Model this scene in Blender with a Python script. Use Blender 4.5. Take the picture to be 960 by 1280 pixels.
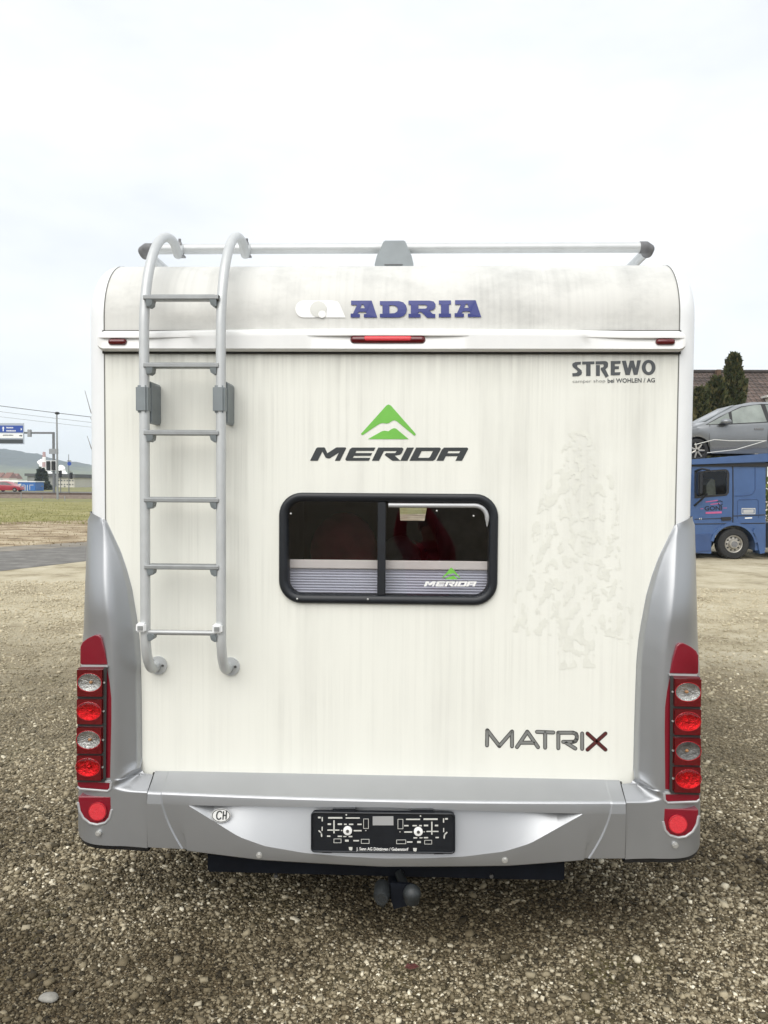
import bpy, bmesh, math, random
import numpy as np
from mathutils import Vector, Matrix, noise as mnoise
from mathutils.geometry import tessellate_polygon

random.seed(7); rng = np.random.default_rng(7)
scene = bpy.context.scene
for o in list(bpy.data.objects): bpy.data.objects.remove(o)
C = scene.collection
rad = math.radians

# ------------------------------------------------------------------ camera
CAM = Vector((0.0905, -2.95, 1.80)); FPX = 962.0
yaw, pitch, roll = rad(1.968), math.atan((603-640)/FPX), rad(0.393)
_f = Vector((-math.sin(yaw)*math.cos(pitch), math.cos(yaw)*math.cos(pitch), math.sin(pitch)))
_r0 = Vector((math.cos(yaw), math.sin(yaw), 0)); _u0 = _r0.cross(_f)
_r = _r0*math.cos(roll)+_u0*math.sin(roll); _u = _u0*math.cos(roll)-_r0*math.sin(roll)
cd = bpy.data.cameras.new('camera'); cam = bpy.data.objects.new('camera', cd); C.objects.link(cam)
cd.sensor_fit = 'VERTICAL'; cd.sensor_height = 24; cd.lens = FPX/1280*24
cd.clip_start = 0.05; cd.clip_end = 12000
m = Matrix((_r, _u, -_f)).transposed().to_4x4(); m.translation = CAM
cam.matrix_world = m
scene.camera = cam

# ------------------------------------------------------------------ sky, sun, exposure
SUN_EL, SUN_AZ = rad(46), rad(196)          # azimuth clockwise from +Y: behind the camera, a little to the left
w = bpy.data.worlds.new('World'); scene.world = w; w.use_nodes = True
nt = w.node_tree; nt.nodes.clear()
N = nt.nodes.new; L = nt.links.new
out = N('ShaderNodeOutputWorld'); bg = N('ShaderNodeBackground'); bg.inputs[1].default_value = 0.1
sky = N('ShaderNodeTexSky'); sky.sky_type = 'NISHITA'; sky.sun_disc = False
sky.sun_elevation = SUN_EL; sky.sun_rotation = SUN_AZ; sky.dust_density = 3.0; sky.air_density = 1.0
tc = N('ShaderNodeTexCoord'); mp = N('ShaderNodeMapping'); mp.inputs['Scale'].default_value = (1.4, 1.4, 4.0)
nz = N('ShaderNodeTexNoise'); nz.inputs['Scale'].default_value = 1.6; nz.inputs['Detail'].default_value = 5; nz.inputs['Roughness'].default_value = .55
cr = N('ShaderNodeValToRGB')
cr.color_ramp.elements[0].position = .36; cr.color_ramp.elements[0].color = (5.5, 5.72, 5.95, 1)
cr.color_ramp.elements[1].position = .62; cr.color_ramp.elements[1].color = (6.65, 6.75, 6.8, 1)
mx = N('ShaderNodeMix'); mx.data_type = 'RGBA'; mx.inputs['Factor'].default_value = .93
L(tc.outputs['Generated'], mp.inputs['Vector']); L(mp.outputs[0], nz.inputs['Vector']); L(nz.outputs['Fac'], cr.inputs[0])
L(sky.outputs[0], mx.inputs['A']); L(cr.outputs[0], mx.inputs['B']); L(mx.outputs['Result'], bg.inputs[0]); L(bg.outputs[0], out.inputs[0])
sd = bpy.data.lights.new('sun', 'SUN'); sd.energy = 1.5; sd.angle = rad(60); sd.color = (1, .97, .92)
sun = bpy.data.objects.new('sun', sd); C.objects.link(sun)
sdir = Vector((math.sin(SUN_AZ)*math.cos(SUN_EL), math.cos(SUN_AZ)*math.cos(SUN_EL), math.sin(SUN_EL)))
sun.rotation_euler = (-sdir).to_track_quat('-Z', 'Y').to_euler()
vs = scene.view_settings; vs.view_transform = 'Standard'; vs.look = 'None'; vs.gamma = 1; vs.use_curve_mapping = False
vs.exposure = 0.82
scene.render.engine = 'CYCLES'; scene.cycles.volume_bounces = 1

# ------------------------------------------------------------------ measuring helpers (photograph is 960 x 1280)
def ray(px, py): return _f+_r*((px-480)/FPX)+_u*((640-py)/FPX)
def P(px, py, Y):
    v = ray(px, py); return CAM+v*((Y-CAM.y)/v.y)
def G(px, py, z=0.0):
    v = ray(px, py); return CAM+v*((z-CAM.z)/v.z)

# ------------------------------------------------------------------ materials
def nodes(name):
    m = bpy.data.materials.new(name); m.use_nodes = True; t = m.node_tree
    return m, t, t.nodes['Principled BSDF']
def mat(name, col, rough=.5, metal=0, coat=0, var=.06, scale=8, bump=0, bscale=60, spec=.5):
    m, t, b = nodes(name)
    b.inputs['Roughness'].default_value = rough; b.inputs['Metallic'].default_value = metal
    b.inputs['Coat Weight'].default_value = coat; b.inputs['Coat Roughness'].default_value = .08
    b.inputs['Specular IOR Level'].default_value = spec
    tc = t.nodes.new('ShaderNodeTexCoord')
    n = t.nodes.new('ShaderNodeTexNoise'); n.inputs['Scale'].default_value = scale; n.inputs['Detail'].default_value = 5
    t.links.new(tc.outputs['Object'], n.inputs['Vector'])
    r = t.nodes.new('ShaderNodeValToRGB')
    r.color_ramp.elements[0].position = .3; r.color_ramp.elements[1].position = .7
    r.color_ramp.elements[0].color = tuple(c*(1-var) for c in col)+(1,)
    r.color_ramp.elements[1].color = tuple(min(1, c*(1+var)) for c in col)+(1,)
    t.links.new(n.outputs['Fac'], r.inputs[0]); t.links.new(r.outputs[0], b.inputs['Base Color'])
    if bump:
        n2 = t.nodes.new('ShaderNodeTexNoise'); n2.inputs['Scale'].default_value = bscale; n2.inputs['Detail'].default_value = 4
        t.links.new(tc.outputs['Object'], n2.inputs['Vector'])
        bp = t.nodes.new('ShaderNodeBump'); bp.inputs['Strength'].default_value = bump; bp.inputs['Distance'].default_value = .01
        t.links.new(n2.outputs['Fac'], bp.inputs['Height']); t.links.new(bp.outputs[0], b.inputs['Normal'])
    return m
def glass(name, tint, rough=0.0, ior=1.5):
    m = bpy.data.materials.new(name); m.use_nodes = True; t = m.node_tree; t.nodes.clear()
    o = t.nodes.new('ShaderNodeOutputMaterial'); mx = t.nodes.new('ShaderNodeMixShader'); fr = t.nodes.new('ShaderNodeFresnel')
    ge = t.nodes.new('ShaderNodeNewGeometry'); mr = t.nodes.new('ShaderNodeMapRange')     # same reflectance from either side of the thin sheet
    mr.inputs['To Min'].default_value = ior; mr.inputs['To Max'].default_value = 1/ior
    t.links.new(ge.outputs['Backfacing'], mr.inputs['Value']); t.links.new(mr.outputs[0], fr.inputs[0])
    tr = t.nodes.new('ShaderNodeBsdfTransparent'); tr.inputs[0].default_value = tint+(1,)
    gl = t.nodes.new('ShaderNodeBsdfGlossy'); gl.inputs['Roughness'].default_value = rough
    t.links.new(fr.outputs[0], mx.inputs[0]); t.links.new(tr.outputs[0], mx.inputs[1]); t.links.new(gl.outputs[0], mx.inputs[2])
    t.links.new(mx.outputs[0], o.inputs[0]); return m
def streak_mat(name, base, dirt, amount, top=None):
    """painted sheet with rain streaks (vertical) and blotchy grime"""
    m, t, b = nodes(name); b.inputs['Roughness'].default_value = .42; b.inputs['Specular IOR Level'].default_value = .35
    tc = t.nodes.new('ShaderNodeTexCoord')
    def noise(scl, s, det, rough=.6):
        mp = t.nodes.new('ShaderNodeMapping'); mp.inputs['Scale'].default_value = scl
        n = t.nodes.new('ShaderNodeTexNoise'); n.inputs['Scale'].default_value = s; n.inputs['Detail'].default_value = det; n.inputs['Roughness'].default_value = rough
        t.links.new(tc.outputs['Object'], mp.inputs[0]); t.links.new(mp.outputs[0], n.inputs['Vector']); return n.outputs['Fac']
    def ramp(s, a, bb, lo=0., hi=1.):
        r = t.nodes.new('ShaderNodeMapRange'); r.inputs['From Min'].default_value = a; r.inputs['From Max'].default_value = bb
        r.inputs['To Min'].default_value = lo; r.inputs['To Max'].default_value = hi; t.links.new(s, r.inputs['Value']); return r.outputs[0]
    def mul(a, c):
        n = t.nodes.new('ShaderNodeMath'); n.operation = 'MULTIPLY'; t.links.new(a, n.inputs[0])
        if isinstance(c, float): n.inputs[1].default_value = c
        else: t.links.new(c, n.inputs[1])
        return n.outputs[0]
    def add(a, c):
        n = t.nodes.new('ShaderNodeMath'); n.operation = 'ADD'; n.use_clamp = True; t.links.new(a, n.inputs[0]); t.links.new(c, n.inputs[1]); return n.outputs[0]
    blot2 = ramp(noise((1.6, 1, .8), 1.7, 4), .35, .7)
    fine = ramp(noise((55, 1, .9), 1, 4), .46, .75)
    wide = ramp(noise((9, 1, .7), 1, 5), .42, .72)
    blot = ramp(noise((1, 1, 1), 2.3, 6), .38, .68)
    d = add(mul(mul(fine, blot), .55), mul(mul(wide, blot2), .55))
    sp = t.nodes.new('ShaderNodeSeparateXYZ'); t.links.new(tc.outputs['Object'], sp.inputs[0])
    if top:
        d = mul(d, ramp(sp.outputs['Z'], top[0], top[1], .55, 1.15))
        if len(top) > 2: d = add(d, mul(mul(ramp(sp.outputs['Z'], top[2]-.16, top[2], 0., 1.), ramp(noise((40, 1, .5), 1, 3), .3, .7)), .55))
    else: d = add(d, mul(ramp(noise((2.2, 2.2, 3.5), 1.4, 8, .7), .48, .72), .7))
    d = mul(d, float(amount))
    mx = t.nodes.new('ShaderNodeMix'); mx.data_type = 'RGBA'; mx.inputs['A'].default_value = base+(1,); mx.inputs['B'].default_value = dirt+(1,)
    t.links.new(d, mx.inputs['Factor']); t.links.new(mx.outputs['Result'], b.inputs['Base Color'])
    return m

M = {}
M['panel'] = streak_mat('cream_panel', (.82, .82, .752), (.47, .465, .42), .88, (.7, 2.3, 2.30))
M['upper'] = streak_mat('cream_upper', (.645, .64, .605), (.38, .38, .36), .80)
M['white'] = mat('white_paint', (.82, .83, .83), .3, coat=.3, var=.02)
M['beam'] = mat('white_plastic', (.80, .80, .785), .35, coat=.2, var=.025, scale=14)
M['grey'] = mat('silver_grey_paint', (.40, .41, .423), .42, metal=.74, coat=.12, var=.03, scale=5, bump=.02, bscale=3)
M['greyl'] = mat('light_grey_paint', (.47, .475, .48), .4, metal=.3, coat=.15, var=.05, scale=9)
M['alu'] = mat('anodised_tube', (.55, .565, .565), .42, metal=.25, var=.05, scale=20)
M['alud'] = mat('rung_aluminium', (.32, .33, .33), .45, metal=.5, var=.08, scale=25)
M['galvr'] = mat('rung_tube', (.42, .43, .43), .4, metal=.4, var=.06)
M['plasg'] = mat('grey_plastic', (.21, .235, .245), .5, var=.07, scale=18)
M['capg'] = mat('dark_grey_cap', (.16, .16, .165), .6, var=.25, scale=40)
M['black'] = mat('black_plastic', (.008, .010, .014), .42, var=.15, scale=20)
M['rubber'] = mat('black_rubber', (.012, .012, .013), .55, var=.2, scale=30)
M['seal'] = mat('dark_seal', (.03, .03, .028), .8)
M['joint'] = mat('grey_joint', (.17, .17, .16), .8)
M['navy'] = mat('dark_steel_beam', (.0045, .006, .010), .7, var=.3, scale=12, spec=.2)
M['hitch'] = mat('hitch_cover', (.022, .025, .026), .5, var=.3, scale=30)
M['steel'] = mat('worn_steel', (.2, .2, .2), .4, metal=.8, var=.3, scale=40)
M['chrome'] = mat('chrome', (.75, .75, .75), .15, metal=1, var=.03)
M['bolt'] = mat('bolt_zinc', (.6, .6, .58), .35, metal=.6, var=.15, scale=150)
M['glass'] = glass('window_glass', (.86, .87, .90), ior=1.7)
M['carglass'] = glass('car_glass', (.16, .19, .18), ior=1.7)
M['maroon'] = mat('maroon_trim', (.20, .006, .018), .28, coat=.4, var=.05)
M['redlens'] = mat('red_housing', (.105, .003, .006), .12, coat=.5, var=.15, scale=60)
M['redglow'] = mat('red_reflector', (.85, .012, .018), .26, metal=.8, var=.45, scale=70, bump=.5, bscale=210)
M['clear'] = mat('chrome_reflector', (.50, .50, .48), .24, metal=.85, var=.35, scale=45, bump=.5, bscale=190)
M['clear2'] = mat('smoked_reflector', (.24, .24, .235), .28, metal=.8, var=.4, scale=45, bump=.5, bscale=190)
M['bulb'] = mat('amber_bulb', (.45, .22, .08), .2, coat=.5, var=.1)
M['lensclear'] = glass('lamp_cover', (.9, .9, .9), .02)
M['refl'] = mat('round_reflector', (.72, .035, .05), .2, coat=.5, var=.12, scale=300, bump=.4, bscale=400)
M['ringred'] = mat('red_ring', (.42, .02, .03), .25, coat=.5)
M['cblind'] = mat('blind_fabric', (.60, .60, .645), .8, var=.05)
M['cblindbar'] = mat('blind_bar', (.72, .66, .60), .6)
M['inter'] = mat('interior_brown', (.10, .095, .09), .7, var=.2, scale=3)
M['seatred'] = mat('dark_red_upholstery', (.30, .04, .045), .9, var=.2, scale=12)
M['seatgrey'] = mat('grey_upholstery', (.22, .22, .21), .9, var=.2, scale=12)
M['blue'] = mat('lettering_blue', (.018, .028, .185), .4)
M['lwhite'] = mat('lettering_white', (.86, .86, .84), .4)
M['lghost'] = mat('lettering_pale_grey', (.62, .62, .58), .4)
M['green'] = mat('lettering_green', (.17, .50, .07), .4)
M['char'] = mat('lettering_charcoal', (.035, .04, .042), .4)
M['slate'] = mat('lettering_slate', (.075, .082, .088), .45)
M['slatel'] = mat('lettering_light_slate', (.22, .22, .21), .45)
M['outl'] = mat('lettering_outline', (.06, .06, .06), .4)
M['matgrey'] = mat('lettering_silver', (.27, .275, .265), .35, metal=.2)
M['matred'] = mat('lettering_dark_red', (.10, .022, .022), .4)
M['ghost'] = mat('sticker_residue', (.752, .752, .68), .5, var=.05, scale=30)

# ------------------------------------------------------------------ mesh helpers
def tag(o, label=None, cat=None, group=None, kind=None):
    if label: o['label'] = label
    if cat: o['category'] = cat
    if group: o['group'] = group
    if kind: o['kind'] = kind
    return o
def thing(name, label, cat, loc, group=None):
    o = bpy.data.objects.new(name, None); C.objects.link(o); o.location = loc; o.empty_display_size = .2
    return tag(o, label, cat, group)
def root_of(p):
    while p.parent: p = p.parent
    return p
def link(name, me, material, parent=None, smooth=None):
    o = bpy.data.objects.new(name, me); C.objects.link(o)
    if material is not None:
        for q in (material if isinstance(material, list) else [material]): me.materials.append(q)
    if parent:
        o.parent = parent
    if smooth is not None:
        me.shade_smooth(); me.set_sharp_from_angle(angle=rad(smooth))
    return o
class MB:
    """collects geometry in world coordinates; build() links ONE mesh object"""
    def __init__(s): s.v = []; s.f = []; s.mi = []
    def add(s, vs, fs, mi=0):
        b = len(s.v); s.v += [tuple(v) for v in vs]; s.f += [tuple(i+b for i in f) for f in fs]; s.mi += [mi]*len(fs); return s
    def box(s, x0, x1, y0, y1, z0, z1, bev=0, mi=0):
        if bev:
            bm = bmesh.new(); bmesh.ops.create_cube(bm, size=1)
            for v in bm.verts: v.co = Vector(((x0+x1)/2+v.co.x*(x1-x0), (y0+y1)/2+v.co.y*(y1-y0), (z0+z1)/2+v.co.z*(z1-z0)))
            bmesh.ops.bevel(bm, geom=bm.edges[:], offset=bev, segments=2, affect='EDGES')
            bm.verts.index_update(); s.add([v.co for v in bm.verts], [[v.index for v in f.verts] for f in bm.faces], mi); bm.free(); return s
        v = [(x, y, z) for x in (x0, x1) for y in (y0, y1) for z in (z0, z1)]
        return s.add(v, [(0, 1, 3, 2), (4, 6, 7, 5), (0, 4, 5, 1), (2, 3, 7, 6), (0, 2, 6, 4), (1, 5, 7, 3)], mi)
    def tube(s, pts, r, n=12, cap=True, mi=0):
        pts = [Vector(p) for p in pts]; k = len(pts)
        rs = r if isinstance(r, (list, tuple)) else [r]*k
        vs = []; ref = None
        for i, p in enumerate(pts):
            d = (pts[min(i+1, k-1)]-pts[max(i-1, 0)]).normalized()
            if ref is None: ref = Vector((1, 0, 0)) if abs(d.x) < .9 else Vector((0, 1, 0))
            a = (ref-d*ref.dot(d)).normalized(); ref = a; b = d.cross(a)
            vs += [p+(a*math.cos(2*math.pi*j/n)+b*math.sin(2*math.pi*j/n))*rs[i] for j in range(n)]
        fs = [(i*n+j, i*n+(j+1) % n, (i+1)*n+(j+1) % n, (i+1)*n+j) for i in range(k-1) for j in range(n)]
        if cap: fs += [tuple(range(n))[::-1], tuple((k-1)*n+j for j in range(n))]
        return s.add(vs, fs, mi)
    def loft(s, rows, mi=0, closed=False):
        n = len(rows[0]); vs = [p for r in rows for p in r]; fs = []
        for i in range(len(rows)-1):
            for j in range(n if closed else n-1):
                fs.append((i*n+j, i*n+(j+1) % n, (i+1)*n+(j+1) % n, (i+1)*n+j))
        return s.add(vs, fs, mi)
    def prism(s, loop, dvec, mi=0):
        """closed loop of points extruded along dvec, capped"""
        n = len(loop); a = [Vector(p) for p in loop]; b = [p+Vector(dvec) for p in a]
        return s.add(a+b, [tuple(range(n)), tuple(range(2*n-1, n-1, -1))]+[(i, (i+1) % n, n+(i+1) % n, n+i) for i in range(n)], mi)
    def ellipsoid(s, c, r, nu=14, nv=9, mi=0):
        rows = []
        for i in range(nv+1):
            t = math.pi*i/nv
            rows.append([(c[0]+r[0]*math.sin(t)*math.cos(2*math.pi*j/nu), c[1]+r[1]*math.sin(t)*math.sin(2*math.pi*j/nu), c[2]+r[2]*math.cos(t)) for j in range(nu)])
        return s.loft(rows, mi, True)
    def build(s, name, material, parent=None, smooth=None, fix=True):
        off = root_of(parent).location if parent else Vector((0, 0, 0))
        me = bpy.data.meshes.new(name); me.from_pydata([(v[0]-off.x, v[1]-off.y, v[2]-off.z) for v in s.v], [], s.f)
        if any(s.mi): me.polygons.foreach_set('material_index', s.mi)
        me.validate()
        if fix:
            bm = bmesh.new(); bm.from_mesh(me); bmesh.ops.remove_doubles(bm, verts=bm.verts[:], dist=1e-5)
            bmesh.ops.recalc_face_normals(bm, faces=bm.faces[:]); bm.to_mesh(me); bm.free()
        return link(name, me, material, parent, smooth)
def mirror(mb):
    o = MB(); o.v = [(-v[0], v[1], v[2]) for v in mb.v]; o.f = [tuple(reversed(f)) for f in mb.f]; o.mi = list(mb.mi); return o
def arc_pts(cx, cy, rx, ry, n=24, a0=0, a1=360, full=True):
    return [(cx+rx*math.cos(rad(a0+(a1-a0)*i/n)), cy+ry*math.sin(rad(a0+(a1-a0)*i/n))) for i in range(n if full else n+1)]
def round_rect(x0, y0, x1, y1, r, n=6):
    p = []
    for cx, cy, a in ((x1-r, y0+r, -90), (x1-r, y1-r, 0), (x0+r, y1-r, 90), (x0+r, y0+r, 180)):
        p += [(cx+r*math.cos(rad(a+90*i/n)), cy+r*math.sin(rad(a+90*i/n))) for i in range(n+1)]
    return p
def flat(polys, fn):
    """polys: list of [outer, hole, hole...] in 2D; fn maps (u, v) to a world point"""
    mb = MB()
    for loops in polys:
        L3 = [[Vector((p[0], p[1], 0)) for p in l] for l in loops]
        tr = tessellate_polygon(L3); pts = [p for l in loops for p in l]
        mb.add([fn(*p) for p in pts], tr)
    return mb
def crop(x0, y0, x1, W=960.):
    k = (x1-x0)/W; return lambda u, v: (x0+u*k, y0+v*k)
def on_plane(cr_, Y):
    return lambda u, v: P(*cr_(u, v), Y)
def stroke(pts, wd, n=6):
    """rounded polyline outline as separate capsule polygons"""
    res = []
    for (a, b) in zip(pts[:-1], pts[1:]):
        ang = math.degrees(math.atan2(b[1]-a[1], b[0]-a[0]))
        res.append([arc_pts(b[0], b[1], wd/2, wd/2, n, ang-90, ang+90, False)+arc_pts(a[0], a[1], wd/2, wd/2, n, ang+90, ang+270, False)])
    return res
def text_polys(txt, bold=0.0):
    cu = bpy.data.curves.new('t', 'FONT'); cu.body = txt; cu.offset = bold; cu.resolution_u = 3; cu.fill_mode = 'FRONT'
    ob = bpy.data.objects.new('t', cu); C.objects.link(ob)
    dg = bpy.context.evaluated_depsgraph_get(); me = bpy.data.meshes.new_from_object(ob.evaluated_get(dg))
    v = np.array([q.co[:2] for q in me.vertices]); f = [tuple(p.vertices) for p in me.polygons]
    bpy.data.objects.remove(ob); bpy.data.meshes.remove(me)
    v = (v-v.min(0))/(v.max(0)-v.min(0)); v[:, 1] = 1-v[:, 1]
    return v, f
def text_mb(txt, x0, y0, x1, y1, fn, bold=0.0, slope=0.0):
    v, f = text_polys(txt, bold); mb = MB()
    mb.add([fn(x0+a*(x1-x0), y0+b*(y1-y0)+slope*a) for a, b in v], f); return mb

# ================================================================== GROUND
def gravel_mat():
    m, t, b = nodes('gravel'); b.inputs['Roughness'].default_value = .9; b.inputs['Specular IOR Level'].default_value = .25
    tc = t.nodes.new('ShaderNodeTexCoord')
    def nz(s, d=6, r=.6):
        n = t.nodes.new('ShaderNodeTexNoise'); n.inputs['Scale'].default_value = s; n.inputs['Detail'].default_value = d; n.inputs['Roughness'].default_value = r
        t.links.new(tc.outputs['Object'], n.inputs['Vector']); return n.outputs['Fac']
    def rmp(s, stops):
        r = t.nodes.new('ShaderNodeValToRGB'); e = r.color_ramp.elements
        while len(e) < len(stops): e.new(.5)
        for q, (p, c) in zip(e, stops): q.position = p; q.color = c+(1,)
        t.links.new(s, r.inputs[0]); return r.outputs[0]
    def mixc(f, a, c, mode='MIX'):
        n = t.nodes.new('ShaderNodeMix'); n.data_type = 'RGBA'; n.blend_type = mode
        if isinstance(f, float): n.inputs['Factor'].default_value = f
        else: t.links.new(f, n.inputs['Factor'])
        for s, k in ((a, 'A'), (c, 'B')):
            if isinstance(s, tuple): n.inputs[k].default_value = s+(1,)
            else: t.links.new(s, n.inputs[k])
        return n.outputs['Result']
    vo = t.nodes.new('ShaderNodeTexVoronoi'); vo.inputs['Scale'].default_value = 95; t.links.new(tc.outputs['Object'], vo.inputs['Vector'])
    sv = t.nodes.new('ShaderNodeSeparateColor'); t.links.new(vo.outputs['Color'], sv.inputs[0])
    stones = rmp(sv.outputs[0], [(0, (.045, .037, .024)), (.35, (.105, .085, .055)), (.7, (.17, .14, .092)), (.93, (.25, .22, .16)), (1, (.5, .48, .42))])
    damp = rmp(nz(.55), [(.36, (.62, .56, .46)), (.62, (1.15, 1.1, 1.0))])
    col = mixc(1.0, stones, damp, 'MULTIPLY')
    moss = rmp(nz(1.7), [(.56, (0, 0, 0)), (.72, (1, 1, 1))])
    col = mixc(moss, col, (.12, .105, .045))
    sp = t.nodes.new('ShaderNodeSeparateXYZ'); t.links.new(tc.outputs['Object'], sp.inputs[0])
    ad = t.nodes.new('ShaderNodeMath'); ad.operation = 'MULTIPLY_ADD'; ad.inputs[1].default_value = 4.5; t.links.new(nz(.4), ad.inputs[0]); t.links.new(sp.outputs['Y'], ad.inputs[2])
    mr = t.nodes.new('ShaderNodeMapRange'); mr.inputs['From Min'].default_value = 3.4; mr.inputs['From Max'].default_value = 9.0; mr.inputs['To Max'].default_value = .88
    t.links.new(ad.outputs[0], mr.inputs['Value'])
    sand = rmp(nz(.9, 8, .7), [(.33, (.27, .22, .14)), (.5, (.55, .485, .34)), (.66, (.68, .62, .47))])
    col = mixc(mr.outputs[0], col, sand)
    t.links.new(col, b.inputs['Base Color'])
    bp = t.nodes.new('ShaderNodeBump'); bp.inputs['Strength'].default_value = .9; bp.inputs['Distance'].default_value = .012
    iv = t.nodes.new('ShaderNodeMath'); iv.operation = 'SUBTRACT'; iv.inputs[0].default_value = 1; t.links.new(vo.outputs['Distance'], iv.inputs[1])
    t.links.new(iv.outputs[0], bp.inputs['Height']); t.links.new(bp.outputs[0], b.inputs['Normal'])
    return m
def earth_mat(name, stops, s=1.2, bump=.6, det=8):
    m, t, b = nodes(name); b.inputs['Roughness'].default_value = .95; b.inputs['Specular IOR Level'].default_value = .15
    tc = t.nodes.new('ShaderNodeTexCoord'); mp = t.nodes.new('ShaderNodeMapping'); mp.inputs['Scale'].default_value = (.6, 1, 1)
    n = t.nodes.new('ShaderNodeTexNoise'); n.inputs['Scale'].default_value = s; n.inputs['Detail'].default_value = det; n.inputs['Roughness'].default_value = .68
    t.links.new(tc.outputs['Object'], mp.inputs[0]); t.links.new(mp.outputs[0], n.inputs['Vector'])
    r = t.nodes.new('ShaderNodeValToRGB'); e = r.color_ramp.elements
    while len(e) < len(stops): e.new(.5)
    for q, (p, c) in zip(e, stops): q.position = p; q.color = c+(1,)
    t.links.new(n.outputs['Fac'], r.inputs[0]); t.links.new(r.outputs[0], b.inputs['Base Color'])
    bp = t.nodes.new('ShaderNodeBump'); bp.inputs['Strength'].default_value = bump; bp.inputs['Distance'].default_value = .08
    t.links.new(n.outputs['Fac'], bp.inputs['Height']); t.links.new(bp.outputs[0], b.inputs['Normal']); return m
M['gravel'] = gravel_mat()
M['asphalt'] = earth_mat('asphalt', [(.3, (.125, .12, .112)), (.5, (.175, .168, .155)), (.7, (.25, .24, .22))], 3.2, .3)
M['shoulder'] = earth_mat('road_shoulder', [(.35, (.17, .155, .13)), (.6, (.27, .245, .205)), (.8, (.34, .31, .26))], 2.5, .3)
M['verge'] = earth_mat('dry_earth', [(.33, (.12, .085, .05)), (.47, (.28, .215, .135)), (.56, (.42, .345, .235)), (.7, (.56, .49, .36))], 1.3, .8)
M['grass'] = earth_mat('grass', [(.3, (.15, .135, .055)), (.5, (.25, .235, .09)), (.7, (.38, .33, .18))], .7, .8)
M['field'] = earth_mat('field', [(.3, (.17, .15, .075)), (.5, (.20, .20, .085)), (.7, (.30, .26, .15))], .05, .3)
M['ballast'] = earth_mat('ballast', [(.3, (.13, .10, .08)), (.7, (.24, .19, .15))], 3, .6)

def sheet(name, pts, z, material, kind='structure', label=None, nx=1):
    mb = MB(); mb.add([(p[0], p[1], z) for p in pts], [tuple(range(len(pts)))])
    o = mb.build(name, material); tag(o, label, None, None, kind); return o
g = MB(); S = 2000
g.add([(-S, -S, 0), (S, -S, 0), (S, S, 0), (-S, S, 0)], [(0, 1, 2, 3)])
tag(g.build('gravel_ground', M['gravel']), 'brown gravel yard under the motorhome', None, None, 'structure')
def line2(a, b, xs):
    """points on the ground line through two image points at given world x"""
    A, B = G(*a), G(*b); k = (B.y-A.y)/(B.x-A.x); return [(x, A.y+k*(x-A.x)) for x in xs]
def strip(name, lo, hi, z, material, label, jag=0.0, x0=-70, x1=60, n=90):
    xs = [x0+(x1-x0)*i/n for i in range(n+1)]
    a = line2(*lo, xs); b = line2(*hi, xs)
    rows = [[(p[0], p[1]+jag*(mnoise.noise(Vector((p[0]*.6, zz, 0)))+.6*mnoise.noise(Vector((p[0]*2.3, zz, 4)))), z) for p in r] for r, zz in ((a, 1), (b, 7))]
    mb = MB().loft(rows); return tag(mb.build(name, material), label, None, None, 'structure')
LO = ((0, 714), (103, 702)); LM = ((0, 690), (103, 683)); LH = ((0, 684), (103, 678))
# the access road curves away beyond the motorhome, so it stays on the left
strip('road', LO, LM, .004, M['asphalt'], 'grey asphalt lane crossing left of the motorhome', .25, -60, 4)
strip('road_shoulder', LM, LH, .006, M['shoulder'], 'pale worn edge of the asphalt lane', .1, -60, 4)
strip('dry_verge', LH, ((0, 653), (103, 651)), .008, M['verge'], 'bare dry earth between lane and grass', .35, -70, 5)
strip('grass_strip', ((0, 653), (103, 651)), ((0, 627), (103, 627.5)), .010, M['grass'], 'green grass strip before the railway', 1.2, -110, 8, 140)
strip('field', ((0, 626.9), (103, 627.4)), ((0, 605), (103, 606)), .004, M['field'], 'flat fields reaching to the foot of the hill', 0, -900, 40)

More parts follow.
